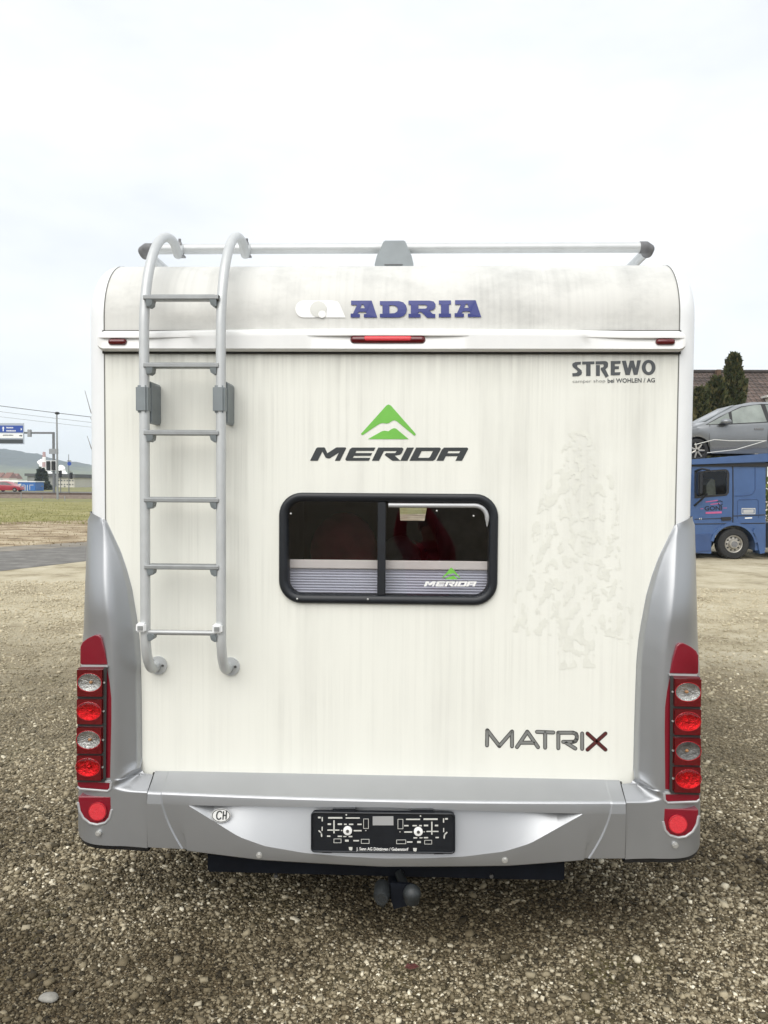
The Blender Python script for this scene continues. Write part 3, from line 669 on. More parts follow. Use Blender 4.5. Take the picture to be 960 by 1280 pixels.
    rf = MB().tube([(p.x, -.085, p.z), (p.x, -.096, p.z), (p.x, -.098, p.z)], [r0, r0, r0*.93], 28); fx(rf).build('round_reflector', M['refl'], tl, 40)
    rg = MB().tube([(p.x+r0*math.cos(2*math.pi*j/28), -.0955, p.z+r0*math.sin(2*math.pi*j/28)) for j in range(29)], .0028, 6, False); fx(rg).build('reflector_rim', M['ringred'], tl, 60)

# ---- number plate holder
YP = -face_h(0)-.012
c4 = crop(380, 1000, 580); fn4 = on_plane(c4, YP-.0125)
hold = MB()
outl = round_rect(47, 74, 902, 308, 18, 4); shear = lambda u, v: (u, v+(u-47)*.011)
front = [P(*c4(*shear(u, v)), YP-.010) for u, v in outl]
hold.prism(front, (0, .022, 0)); holder = hold.build('plate_holder', M['black'], bumper)
rim = MB().tube([P(*c4(*shear(u, v)), YP-.011) for u, v in outl+outl[:1]], .004, 6, False); rim.build('holder_rim', M['black'], holder, 60)
for u0, u1, v0, v1 in ((172, 308, 52, 72), (640, 775, 58, 82), (108, 165, 305, 318), (780, 838, 312, 326)):
    q = [P(*c4(u, v), YP-.006) for u, v in ((u0, v0), (u1, v0), (u1, v1), (u0, v1))]; MB().prism(q, (0, .012, 0)).build('holder_clip', M['black'], holder)
half = [(145, 102, 230, 112), (250, 104, 335, 112), (84, 100, 100, 110), (106, 102, 113, 128), (142, 140, 162, 150), (176, 122, 184, 200), (202, 140, 228, 150), (240, 142, 256, 150), (270, 142, 296, 150), (320, 142, 346, 150), (140, 177, 212, 184), (222, 180, 230, 186), (298, 180, 346, 188), (106, 160, 112, 185), (138, 213, 158, 221), (202, 214, 228, 222), (236, 216, 254, 222), (268, 215, 290, 223), (246, 238, 268, 250), (296, 240, 330, 248), (368, 180, 374, 186)]
slots = []
for x0, y0, x1, y1 in half:
    slots.append([[(x0, y0), (x1, y0), (x1, y1), (x0, y1)]])
    slots.append([[(947-x1, y0+8), (947-x0, y0+8), (947-x0, y1+8), (947-x1, y1+8)]])
slots += stroke([(90, 185), (104, 198), (106, 218)], 8)+stroke([(857, 195), (843, 208), (841, 228)], 8)
def frame(x0, y0, x1, y1, t=3): return [[(x0, y0), (x1, y0), (x1, y1), (x0, y1)], [(x0+t, y0+t), (x1-t, y0+t), (x1-t, y1-t), (x0+t, y1-t)]]
slots += [frame(356, 112, 388, 172), frame(562, 114, 595, 174), frame(178, 232, 224, 258), frame(342, 234, 392, 262), frame(554, 238, 612, 264), frame(722, 240, 768, 266)]
slots += [[[(268, 282), (291, 282), (289, 300), (284, 304), (271, 300)]], [[(654, 288), (677, 288), (675, 306), (668, 310), (657, 306)]]]
for u, v in ((254, 89), (699, 96)): slots.append([arc_pts(u, v, 5, 5, 8)])
tag(flat(slots, fn4).build('slot_marking', M['lghost'], holder), None, None, None, 'stuff')
lt = text_mb('J. Senn AG Döttingen / Gebenstorf', 314, 283, 626, 308, fn4, .02, 3); lt.build('holder_lettering', M['lwhite'], holder)
flat([[[(412, 98), (536, 97), (537, 152), (412, 152)]]], on_plane(c4, YP-.012)).build('label_patch', M['greyl'], holder)
flat([[[(408, 154), (548, 154), (550, 268), (406, 266)]]], on_plane(c4, YP-.0115)).build('centre_plate', M['black'], holder)
for u, v in ((262, 183), (686, 188)):
    p = P(*c4(u, v), YP-.012); r0 = .0165
    MB().tube([(p.x, YP-.010, p.z), (p.x, YP-.016, p.z), (p.x, YP-.017, p.z)], [r0, r0, r0*.85], 20).build('plastic_washer', M['lwhite'], holder, 40)
    MB().tube([(p.x, YP-.016, p.z), (p.x, YP-.0195, p.z)], .006, 8).build('screw', M['steel'], holder)
# ---- oval country sticker
c5 = crop(120, 900, 300); YS = -face_h(.6)-.004
flat([[arc_pts(833, 637, 64, 47, 32)]], on_plane(c5, YS-.004)).build('country_sticker', M['lwhite'], bumper)
ch = [[arc_pts(833, 637, 61, 44, 32), arc_pts(833, 637, 57, 40, 32)]]
ch += stroke([(838, 618), (832, 608), (820, 608), (809, 618), (804, 636), (806, 654), (814, 662), (826, 660), (832, 652)], 8)+stroke([(846, 661), (850, 611)], 8)+stroke([(866, 660), (870, 609)], 8)+stroke([(849, 636), (868, 634)], 8)
flat(ch, on_plane(c5, YS-.0055)).build('sticker_lettering', M['char'], bumper)

# ---- roof edge lettering, badges
def PU(px, py, off):
    Y = 0.
    for _ in range(6): q = P(px, py, Y); Y = upper_y(q.z)
    q = P(px, py, Y-off); return q
c1 = crop(360, 360, 620); up = lambda off: (lambda u, v: PU(*c1(u, v), off))
A1 = [[(291, 58), (386, 58), (412, 136), (350, 136), (350, 120), (362, 120), (359, 110), (326, 110), (322, 120), (332, 120), (332, 136), (289, 136), (289, 118), (300, 118), (318, 78), (291, 78)], [(333, 93), (355, 93), (347, 75), (341, 75)]]
sh = lambda lp, dx, dy: [[(u+dx, v+dy) for u, v in l] for l in lp]
adria = [A1, [[(424, 60), (512, 60), (532, 66), (545, 80), (549, 98), (545, 116), (532, 130), (512, 136), (424, 136), (424, 119), (436, 119), (436, 78), (424, 78)], [(468, 79), (492, 80), (504, 88), (507, 98), (504, 108), (492, 116), (468, 117)]],
         [[(556, 58), (652, 58), (672, 62), (681, 74), (680, 90), (670, 100), (652, 104), (668, 119), (680, 120), (680, 137), (642, 137), (615, 110), (602, 110), (602, 120), (612, 120), (612, 136), (556, 136), (556, 119), (567, 119), (567, 76), (556, 76)], [(602, 77), (634, 77), (642, 82), (642, 90), (634, 95), (602, 95)]],
         [[(696, 57), (752, 57), (752, 75), (743, 75), (743, 118), (752, 118), (752, 135), (696, 135), (696, 118), (706, 118), (706, 75), (696, 75)]], sh(A1, 480, -2)]
flat(adria, up(.004)).build('roof_lettering', M['blue'], van)
flat([[arc_pts(72, 97, 38, 39, 14, 90, 270, False)+[(205, 58), (228, 62), (240, 76), (265, 136), (165, 136)]]], up(.003)).build('roof_emblem', M['lwhite'], van)
flat([[arc_pts(140, 97, 38, 37, 28)]], up(.0045)).build('roof_emblem', M['lghost'], van)
flat([[arc_pts(157, 121, 18, 17, 20)]], up(.006)).build('roof_emblem', M['lwhite'], van)

c2 = crop(380, 495, 600)
merida = [[[(33, 353), (66, 286), (74, 280), (110, 280), (115, 284), (127, 312), (172, 283), (178, 280), (226, 280), (230, 285), (196, 353), (168, 353), (190, 309), (140, 340), (128, 340), (118, 336), (100, 303), (75, 353)]],
          [[(225, 345), (250, 290), (262, 281), (390, 281), (381, 299), (286, 299), (280, 311), (372, 311), (364, 326), (272, 326), (266, 337), (362, 337), (354, 353), (232, 353)]],
          [[(370, 353), (405, 281), (535, 281), (543, 288), (533, 312), (524, 320), (495, 325), (526, 353), (482, 353), (440, 322), (447, 311), (498, 311), (505, 300), (436, 300), (409, 353)]],
          [[(525, 353), (562, 281), (600, 281), (564, 353)]],
          [[(575, 353), (612, 281), (740, 281), (747, 288), (716, 345), (704, 353)], [(623, 337), (642, 300), (704, 300), (687, 332), (680, 337)]],
          [[(722, 353), (752, 292), (764, 281), (890, 281), (896, 288), (862, 353), (826, 353), (838, 328), (774, 328), (761, 353)], [(782, 312), (788, 300), (853, 300), (846, 312)]]]
peaks = [[[(311, 206), (312, 211), (320, 213), (380, 172), (415, 150), (430, 147), (450, 150), (464, 147), (482, 135), (493, 132), (507, 138), (600, 215), (607, 214), (610, 208), (604, 200), (474, 52), (462, 46), (450, 51)]],
         [[(348, 235), (425, 192), (440, 189), (460, 192), (478, 180), (492, 175), (503, 178), (571, 235)]]]
flat(merida, on_plane(c2, -.0015)).build('panel_lettering', M['char'], van)
flat(peaks, on_plane(c2, -.0015)).build('panel_emblem', M['green'], van)
c6 = crop(470, 610, 630)
mp1 = lambda u, v: P(*c6(358+(u-33)/(896-33)*397, 700+(v-280)/73*38), -.0055)
mp2 = lambda u, v: P(*c6(497+(u-311)/(610-311)*135, 597+(v-46)/189*88), -.0055)
flat(merida, mp1).build('window_lettering', M['lwhite'], window); flat(peaks, mp2).build('window_emblem', M['green'], window)

c3 = crop(700, 440, 840); f3 = on_plane(c3, -.0015)
strewo = [[[(180, 83), (130, 86), (108, 98), (104, 112), (112, 130), (145, 156), (150, 168), (144, 178), (105, 182), (108, 209), (160, 206), (183, 194), (189, 176), (184, 156), (152, 130), (146, 118), (152, 109), (178, 107)]],
          [[(190, 82), (295, 80), (295, 104), (262, 105), (262, 205), (224, 206), (224, 106), (190, 107)]],
          [[(305, 80), (388, 77), (406, 84), (413, 100), (410, 128), (390, 148), (418, 205), (392, 220), (350, 152), (350, 134), (370, 130), (376, 118), (370, 105), (305, 106)]], [[(308, 112), (342, 112), (342, 204), (308, 204)]],
          [[(435, 78), (520, 76), (518, 100), (470, 102), (470, 122), (506, 122), (505, 146), (470, 147), (470, 174), (520, 172), (512, 198), (435, 200)]],
          [[(530, 76), (565, 74), (582, 140), (600, 74), (632, 73), (650, 138), (662, 72), (694, 71), (665, 194), (632, 195), (616, 132), (598, 196), (562, 197)]],
          [arc_pts(760, 132, 59, 65, 32), arc_pts(760, 132, 26, 40, 28)]]
flat(strewo, f3).build('dealer_lettering', M['slate'], van)
text_mb('camper shop', 108, 238, 388, 272, f3, -.004, -5).build('dealer_lettering', M['slatel'], van)
text_mb('bei WOHLEN / AG', 408, 226, 814, 264, f3, .018, -4).build('dealer_lettering', M['slate'], van)

c7 = crop(580, 890, 780)
mst = [[(138, 200), (140, 110), (212, 204), (288, 117), (288, 206)], [(318, 210), (380, 118), (444, 211)], [(345, 184), (420, 184)], [(438, 119), (536, 123)], [(487, 123), (487, 214)],
       [(566, 217), (566, 124), (655, 124), (672, 131), (677, 145), (676, 162), (668, 175), (655, 179), (595, 179)], [(612, 184), (668, 219)], [(709, 129), (709, 221)]]
xst = [[(741, 129), (849, 226)], [(849, 129), (741, 226)]]
def strokes(ls, wd): return [q for l in ls for q in stroke(l, wd)]
flat(strokes(mst+xst, 24), on_plane(c7, -.0012)).build('model_lettering', M['outl'], van)
flat(strokes(mst, 15), on_plane(c7, -.0026)).build('model_lettering', M['matgrey'], van)
flat(strokes(xst, 17), on_plane(c7, -.0026)).build('model_lettering', M['matred'], van)

# ---- faint residue of a removed figure sticker
cg = crop(620, 500, 860, 668.)
from mathutils.geometry import intersect_point_tri_2d
def inpoly(u, v, p):
    c = False; j = len(p)-1
    for i in range(len(p)):
        if (p[i][1] > v) != (p[j][1] > v) and u < (p[j][0]-p[i][0])*(v-p[i][1])/(p[j][1]-p[i][1])+p[i][0]: c = not c
        j = i
    return c
SIL = [arc_pts(288, 165, 55, 62, 16), [(240, 220), (330, 215), (405, 262), (425, 360), (430, 640), (345, 660), (345, 930), (225, 935), (205, 660), (185, 600), (160, 600), (125, 595), (130, 430), (165, 300)], [(75, 635), (120, 610), (200, 640), (205, 815), (80, 815), (55, 800)], [(340, 640), (440, 650), (475, 720), (470, 850), (440, 830), (335, 815)]]
def near_edge(u, v, p, d=3.2):
    for a, b in zip(p, p[1:]+p[:1]):
        dx, dy = b[0]-a[0], b[1]-a[1]; t = max(0, min(1, ((u-a[0])*dx+(v-a[1])*dy)/(dx*dx+dy*dy+1e-9)))
        if (a[0]+t*dx-u)**2+(a[1]+t*dy-v)**2 < d*d: return True
    return False
gh = MB(); stp = 3.4; gv = {}
def gval(u, v):
    q = mnoise.fractal(Vector((u*.036, v*.024, 3.)), 1.0, 2.2, 3)
    return q-.10-.10*min(1, abs(u-275)/130)+.25*mnoise.noise(Vector((u*.012, v*.009, 9.)))
def gid(i, j):
    if (i, j) not in gv: gv[i, j] = len(gh.v); gh.v.append(tuple(P(*cg(i*stp, j*stp), -.0009)))
    return gv[i, j]
for j in range(25, 285):
    for i in range(14, 145):
        u, v = (i+.5)*stp, (j+.5)*stp
        uw = u+9*mnoise.noise(Vector((u*.03, v*.03, 0)))
        edge = any(near_edge(uw, v, s) for s in SIL) and mnoise.noise(Vector((u*.05, v*.05, 2))) > .22
        if edge or (gval(u, v) > 0 and any(inpoly(uw, v, s) for s in SIL)):
            gh.f.append((gid(i, j), gid(i+1, j), gid(i+1, j+1), gid(i, j+1))); gh.mi.append(0)
gh.build('sticker_residue', M['ghost'], van, fix=False)

# ---- ladder (bolted on)
YL = -.125
ladder = bpy.data.objects.new('ladder', None); C.objects.link(ladder); ladder.parent = van
xl, xr = P(181, 600, YL).x, P(276.3, 600, YL).x
zft, zbend = P(192, 832, -.01).z, P(181, 795, YL).z
def rail(x):
    pts = [(x, -.004, zft), (x, -.03, zft-.004)]
    for i in range(1, 9):
        t = math.pi/2*i/8; pts.append((x, -.03+(YL+.03)*math.sin(t), zft-.004+(zbend-zft+.004)*(1-math.cos(t))))
    pts += [(x, YL, zbend+.1), (x, YL, 1.8), (x, YL, 2.30)]
    for i in range(1, 17):
        t = math.pi/2*i/16; pts.append((x, YL+.34*(1-math.cos(t)), 2.34+(APEX-2.34)*math.sin(t)))
    for i in range(1, 7):
        t = rad(60)*i/6; pts.append((x, YL+.34+.085*math.sin(t), APEX-.075*(1-math.cos(t))))
    pts.append((x, YB-.012, ZB+.004))
    return pts
APEX = P(205, 299, .2).z
ZB, YB = P(480, 310.5, .34).z, .34
for x in (xl, xr):
    MB().tube(rail(x), .0185, 16).build('rail', M['alu'], ladder, 50)
    fl_ = MB().tube([(x+.006, .0, zft), (x+.006, -.008, zft)], .036, 22); fl_.build('foot_flange', M['alu'], ladder, 40)
    for dx, dz in ((.026, 0), (-.014, .02), (-.014, -.02)): MB().tube([(x+dx, -.007, zft+dz), (x+dx, -.011, zft+dz)], .005, 8).build('flange_screw', M['steel'], ladder)
    # grey wall bracket
    za, zb2 = P(186, 478, -.08).z, P(186, 531, -.02).z
    br = MB(); br.box(x-.026, x+.019, YL-.024, YL+.022, za-.118, za-.018, .007)
    lp = [(x-.014, za), (x+.016, za), (x+.021, za-.008), (x+.021, zb2+.010), (x+.016, zb2), (x+.002, zb2), (x-.008, zb2+.012), (x-.012, zb2+.035), (x-.014, zb2+.06)]
    br.prism([(u, -.105, v) for u, v in lp], (0, .105, 0)); br.build('wall_bracket', M['plasg'], ladder, 30)
    # clamp on the rack bar
    cl_ = MB(); cl_.box(x-.012, x+.012, YB-.032, YB+.032, ZB-.030, ZB-.022, .002); cl_.box(x-.007, x+.010, YB-.034, YB-.022, ZB-.03, ZB+.022, .002); cl_.tube([(x+.002, YB-.028, ZB+.02), (x+.002, YB-.028, ZB+.034)], .006, 8)
    cl_.build('rack_clamp', M['steel'], ladder)
for k, py in enumerate((373.5, 458, 542, 625.5, 709, 790.5)):
    z = P(225, py, YL).z; r_ = MB()
    if k < 5:
        prl = [(-.022, .006), (-.018, .010), (.018, .010), (.022, .006), (.022, -.004), (.018, -.007), (-.018, -.007), (-.022, -.004)]
        r_.loft([[(x, YL+a, z+b) for a, b in prl] for x in (xl+.004, xr-.004)], closed=True)
        for rdg in (-.012, 0, .012): r_.box(xl+.02, xr-.02, YL+rdg-.002, YL+rdg+.002, z+.0095, z+.0125)
    else: r_.tube([(xl, YL-.004, z), (xr, YL-.004, z)], .010, 12)
    r_.build('rung', M['alud'] if k < 5 else M['galvr'], ladder, 40)
    for x, sg in ((xl, 1), (xr, -1)):
        q = MB().prism([(x+sg*.012, YL-.02, z-.006), (x+sg*.038, YL-.02, z-.006), (x+sg*.034, YL-.016, z-.024), (x+sg*.022, YL-.014, z-.032), (x+sg*.014, YL-.016, z-.03)], (0, .04, 0)); q.build('rung_bracket', M['plasg'], ladder)
for x in (xl, xr):
    z = P(175, 783, YL).z; MB().box(x-.026, x+.010, YL-.034, YL+.016, z-.016, z+.017, .005).build('ladder_lock', M['white'], ladder, 30)
    MB().box(x-.018, x+.002, YL-.037, YL-.033, z-.008, z+.008, .001).build('lock_plate', M['alud'], ladder)
# ---- roof rack
rack = bpy.data.objects.new('roof_rack', None); C.objects.link(rack); rack.parent = van
xa, xb = P(190, 309, YB).x, P(800, 306, YB).x
MB().tube([(xa, YB, ZB), (xb, YB, ZB)], .0215, 18).build('rear_bar', M['alu'], rack, 50)
for x, s in ((xa, -1), (xb, 1)):
    cp = MB().tube([(x-s*.002, YB, ZB), (x+s*.022, YB, ZB), (x+s*.040, YB+.018, ZB-.003), (x+s*.044, YB+.05, ZB-.006)], [.0245, .0255, .0255, .0245], 16); cp.build('end_cap', M['capg'], rack, 50)
    MB().tube([(x+s*.040, YB+.04, ZB-.004), (x+s*.040, 3.2, ZB-.004)], .0205, 14).build('side_rail', M['alu'], rack, 50)
    for y in (1.0, 3.1): MB().box(x+s*.04-.03, x+s*.04+.03, y-.04, y+.04, EC[1]+ER-.001, ZB, .006).build('rail_foot', M['plasg'], rack)
xm = P(493, 310, YB-.05).x
tb, tt = EC[1]+ER-.03, P(493, 299.5, YB-.06).z
def brk(w, z, y0): return [(xm-w, y0, z), (xm+w, y0, z), (xm+w*.97, YB+.06, z), (xm-w*.97, YB+.06, z)]
bk = MB().loft([brk(.080, tb, YB-.09), brk(.080, tb+.05, YB-.085), brk(.072, tb+.085, YB-.075), brk(.045, tt-.006, YB-.055), brk(.038, tt, YB-.048)], closed=True); bk.f += [(0, 1, 2, 3), (16, 17, 18, 19)]; bk.mi += [0, 0]
bk.build('centre_support', M['plasg'], rack, 20)
MB().box(xm-.04, xm+.035, YB-.0905, YB-.08, tb+.045, tb+.047).build('support_groove', M['capg'], rack)
vent = MB(); p = P(493, 334, .95); vent.ellipsoid((p.x, .95, EC[1]+ER), (.24, .24, p.z+.014-EC[1]-ER), 28, 10); vent.build('roof_vent', M['plasg'], van, 60)

# ---- tow hitch, cross member, underside, wheels
hz1, hz0 = P(480, 1078, .03).z, P(480, 1096, .03).z
MB().box(P(259, 1088, .03).x, P(706, 1088, .03).x, .03, .10, hz0, hz1+.02, .006).build('tow_beam', M['navy'], van)
for px in (345, 614):
    p = P(px, 1094, .03); MB().tube([(p.x, .03, p.z), (p.x, .018, p.z)], .008, 6).build('beam_bolt', M['steel'], van)
hitch = MB(); q = P(493, 1100, .06)
hitch.tube([(q.x, .1, q.z+.01), (q.x, .02, q.z-.01), (q.x+.006, -.02, q.z-.018)], .026, 14); hitch.build('tow_arm', M['navy'], van, 50)
tow = MB(); b = P(515, 1117, -.12); tow.ellipsoid((b.x, -.12, b.z), (.034, .034, .034), 20, 14)
tow.tube([(b.x, -.12, b.z-.005), (b.x, -.12, b.z-.034)], [.034, .026], 18); tow.tube([(b.x, -.115, b.z-.02), (b.x-.02, -.05, b.z-.03), (b.x-.05, .03, b.z)], .018, 12)
tow.build('tow_ball', M['hitch'], van, 50)
pl = MB().prism([P(u, v, -.07) for u, v in ((488, 1104), (515, 1106), (516, 1130), (492, 1137), (489, 1125))], (0, .015, 0)); pl.build('hitch_plate', M['navy'], van)
so = MB(); b = P(477, 1121, -.10); so.tube([(b.x, -.04, b.z+.008), (b.x, -.10, b.z), (b.x, -.118, b.z-.001)], [.030, .031, .024], 18); so.tube([(b.x, -.06, b.z-.015), (b.x, -.055, b.z-.05), (b.x+.003, -.03, b.z-.072)], [.013, .013, .011], 10)
so.build('tow_socket', M['hitch'], van, 40)
for i in range(7):
    t = 2*math.pi*i/7; MB().tube([(b.x+.013*math.cos(t), -.117, b.z+.013*math.sin(t)), (b.x+.013*math.cos(t), -.1205, b.z+.013*math.sin(t))], .0028, 6).build('socket_pin', M['seal'], van)
MB().box(-1.05, 1.05, .12, LEN, .42, .47).build('underbody', M['rubber'], van)
for y in (1.75, 5.6):
    for s in (-1, 1):
        c = (s*.93, y, .33); W = MB()
        W.loft([[(c[0]+dx, c[1]+r*math.cos(2*math.pi*j/28), c[2]+r*math.sin(2*math.pi*j/28)) for j in range(28)] for dx, r in ((-.10, .20), (-.105, .29), (-.09, .325), (.09, .325), (.105, .29), (.10, .20))], closed=True)
        wl = W.build('wheel', M['rubber'], van, 40)
        R2 = MB().loft([[(c[0]+s*dx, c[1]+r*math.cos(2*math.pi*j/24), c[2]+r*math.sin(2*math.pi*j/24)) for j in range(24)] for dx, r in ((.10, .20), (.06, .18), (.05, .08), (.09, .06), (.09, .001))], closed=True); R2.build('rim', M['alu'], wl, 40)


# ================================================================== BACKGROUND, RIGHT: car transporter, car, house, cypresses
M['truckblue'] = mat('truck_blue', (.045, .095, .225), .35, coat=.4, var=.08, scale=3)
M['truckblue2'] = mat('truck_blue_dark', (.03, .065, .17), .4, coat=.3, var=.1, scale=3)
M['pink'] = mat('lettering_pink', (.45, .09, .22), .5)
M['lnavy'] = mat('lettering_navy', (.01, .012, .03), .5)
M['silver'] = mat('silver_car_paint', (.21, .22, .23), .3, metal=.5, coat=.5, var=.03)
M['carpane'] = mat('pane_reflection_tone', (.20, .225, .205), .06, coat=.5, var=.35, scale=2.2, spec=.8)  # pale base colour stands in for reflected light and the see-through view
M['rimc'] = mat('wheel_alloy', (.42, .40, .36), .4, metal=.5, var=.1)
M['tyre'] = mat('tyre', (.018, .018, .018), .8, var=.2)
YT = 15.9                                     # near side of the lorry
PX = 962/(YT-CAM.y)
def T(px, py, dy=0.0): p = P(px, py, YT); p.y += dy; return p
gz = G(917, 700); 
truck = thing('transporter_truck', 'blue car transporter lorry with pink lettering parked right of the motorhome', 'truck', (T(917, 700).x, YT, 0))
def tl_(pts, dy0, dy1): return MB().prism([T(px, py, dy0) for px, py in pts], (0, dy1-dy0, 0))
# cab shell: side outline with the wheel arch cut out, extruded across the lorry
wc = (916.5, 680.5); zc = lambda py: py
arch = [(916.5+27.5*math.cos(rad(a)), 682+26.5*math.sin(rad(a))) for a in range(0, -181, -12)]
cab_out = [(826, 690), (824, 640), (830, 600), (838, 583), (846, 580), (957, 577), (957, 690-2), (944, 688)]+arch+[(889, 692)]
pane_l = [(871, 592), (885, 590), (906, 588.7), (908.4, 591), (908.2, 615), (906.4, 617.4), (880, 619.6), (871, 620.2)]
cabm = flat([[cab_out, pane_l]], lambda u, v: T(u, v, 0)); far = flat([[cab_out, pane_l]], lambda u, v: T(u, v, 2.35)); cabm.add(far.v, far.f)
rim_ = [T(u, v, 0) for u, v in cab_out]; cabm.loft([rim_, [p+Vector((0, 2.35, 0)) for p in rim_]], closed=True)
cab = cabm.build('cab', M['truckblue'], truck, fix=False)
M['cabglass'] = glass('cab_glass', (.80, .85, .80), ior=1.5)
MB().add([T(u, v, 2.34) for u, v in pane_l], [tuple(range(len(pane_l)))]).build('window_pane', M['cabglass'], truck)
tl_([(893, 640), (893, 606), (899, 598), (904, 600), (906, 640)], .5, .95).build('seat', M['seatgrey'], truck)
tl_([(836, 583), (838, 581), (961, 578.5), (961, 583.5)], -.03, .02).build('roof_gap', M['rubber'], truck)
tl_([(830, 577), (962, 566.5), (962, 577), (830, 582)], -.08, 2.4).build('upper_deck', M['truckblue'], truck)
for ya in (9.0,):
    for k in range(1): tl_([(958, 566.5), (1220, 548), (1220, 557), (958, 577)], -.08, 2.4).build('trailer_deck', M['truckblue'], truck)
tl_([(975, 672), (1230, 666), (1230, 678), (975, 684)], .05, 2.3).build('trailer_frame', M['truckblue2'], truck)
for px in (968, 1060, 1160): tl_([(px, 570), (px+7, 569), (px+7, 680), (px, 680)], -.05, .05).build('trailer_post', M['truckblue'], truck)
# side window, mirror, door
def loopround(x0, y0, x1, y1, r): return round_rect(x0, y0, x1, y1, r, 4)
dw = [(868, 590), (884, 588), (907, 586.5), (910, 588), (911.5, 592), (911, 616), (908, 619.5), (880, 622), (868, 623)]
MB().loft([[T(u, v, d) for u, v in lp] for lp, d in ((dw, -.001), (dw, -.012), ([(871, 592), (884.5, 590), (906, 588.7), (907.5, 589.6), (908.4, 592), (908.2, 615), (906.4, 617.4), (880, 619.6), (871, 620.2)], -.012))], closed=True).build('window_seal', M['rubber'], truck, fix=False)
MB().add([T(u, v, -.006) for u, v in pane_l], [tuple(range(len(pane_l)))]).build('window_pane', M['cabglass'], truck)
mb = MB(); mb.box(*sorted((T(878.5, 0).x, T(884.5, 0).x)), YT-.42, YT-.20, T(880, 618).z, T(880, 590.5).z, .03); mb.tube([T(881, 588, -.3), T(874, 586, -.2), T(869, 589, .0)], .025, 8); mb.tube([T(878, 617, -.3), T(872, 626, -.15), T(868, 632, 0)], .025, 8)
mb.build('wing_mirror', M['black'], truck, 40)
def seam(pts, w=.012, name='door_seam', m_='rubber'):
    MB().tube([T(px, py, -.001) for px, py in pts], w, 6).build(name, M[m_], truck)
seam([(916, 581.5), (916.3, 620), (916, 655.5)], .014); seam([(868, 649), (916, 647.5)], .010); seam([(868, 655), (956, 654)], .012)
seam([(916, 645), (956, 643.5)], .012)
seam([(944, 581), (944, 612), (940, 618), (932, 619.5), (919, 620)], .012, 'panel_crease', 'truckblue2')
seam([(922, 648), (922, 626), (924, 624.5), (946, 624), (948, 626), (948, 647)], .010, 'locker_seam', 'truckblue2')
tl_([(901, 646.5), (913, 646), (913.5, 650.5), (902, 651)], -.02, .01).build('door_handle', M['rubber'], truck)
ft = lambda off: (lambda u, v: T(u, v, off))
flat([frame(927, 635.2, 944, 642.6, .8)], ft(-.006)).build('data_plate', M['lghost'], truck)
flat([[[(929, 637), (942, 636.6), (942, 641), (929, 641.2)]]], ft(-.004)).build('data_plate', M['greyl'], truck)
flat([[[(931, 647), (940, 646.6), (940, 648), (931, 648.3)]]], ft(-.006)).build('white_sticker', M['lwhite'], truck)
text_mb('GONI', 880.5, 632.6, 902.5, 638.3, ft(-.006), .03, -.4).build('door_lettering', M['lnavy'], truck)
flat([[[(882, 640), (902, 639.2), (902, 641.6), (882, 642.4)]], [[(882, 627), (897, 624.8), (897, 626), (882, 628)]], [[(888, 630), (900, 628.6), (900, 629.6), (888, 631)]]]+stroke([(875.5, 636), (879, 635.9)], .6)+stroke([(904, 635), (908.5, 634.9)], .6), ft(-.006)).build('door_emblem', M['pink'], truck)
flat(stroke([(896.5, 627), (900, 626), (903, 627.5)], 1.1)+stroke([(898, 629), (898.5, 631), (901, 631.8), (903, 630)], 1.1), ft(-.007)).build('door_emblem', M['lnavy'], truck)
text_mb('41', 873, 647.5, 877, 649.6, ft(-.006), .02).build('cab_lettering', M['lwhite'], truck)
# mudguard, steps, tanks
mg = MB().loft([[T(916.5+r*math.cos(rad(a)), 682+r*.97*math.sin(rad(a)), dy) for a in range(-8, -173, -8)] for r, dy in ((26, .0), (26.2, -.05), (29.5, -.05), (30, .0))]); mg.build('mudguard', M['truckblue'], truck, 40)
tl_([(942, 660), (948, 663), (953, 674), (955, 691), (949, 692), (946, 678), (940, 666)], -.05, .35).build('mud_flap', M['truckblue'], truck)
tl_([(868, 668), (889, 667), (888, 688), (868, 690)], -.03, .5).build('entry_step', M['truckblue2'], truck)
tl_([(966, 654), (1040, 652), (1040, 684), (966, 686)], .1, .8).build('fuel_tank', M['alud'], truck)
def lorry_wheel(px, py, R_, dy, par, front=True):
    c = T(px, py, dy); c.z = R_; k = R_/.42
    W = MB().loft([[(c.x+r*k*math.cos(2*math.pi*j/36), c.y+yy, c.z+r*k*math.sin(2*math.pi*j/36)) for j in range(36)] for yy, r in ((.30, .25), (.30, .38), (.27, .42), (.03, .42), (0, .385), (-.005, .27), (.02, .245))], closed=True)
    wh = W.build('wheel', M['tyre'], par, 40)
    R2 = MB().loft([[(c.x+r*k*math.cos(2*math.pi*j/36), c.y+yy, c.z+r*k*math.sin(2*math.pi*j/36)) for j in range(36)] for yy, r in ((.02, .245), (.005, .235), (.012, .22), (.06, .21), (.05, .14), (-.01, .125), (-.03, .11), (-.03, .001))], closed=True)
    rm = R2.build('rim', M['rimc'], wh, 40)
    for j in range(10):
        t = 2*math.pi*j/10
        MB().ellipsoid((c.x+.175*k*math.cos(t), c.y+.053, c.z+.175*k*math.sin(t)), (.030*k, .012, .022*k), 8, 5).build('rim_hole', M['rubber'], wh)
    MB().tube([(c.x, c.y-.03, c.z), (c.x, c.y-.045, c.z)], .085*k, 16).build('hub', M['capg'], wh)
lorry_wheel(917, 681, T(917, 661).z/2, -.02, truck); lorry_wheel(917, 681, T(917, 661).z/2, 2.05, truck)
lorry_wheel(1075, 681, .42, 0, truck); lorry_wheel(1150, 681, .42, 0, truck)

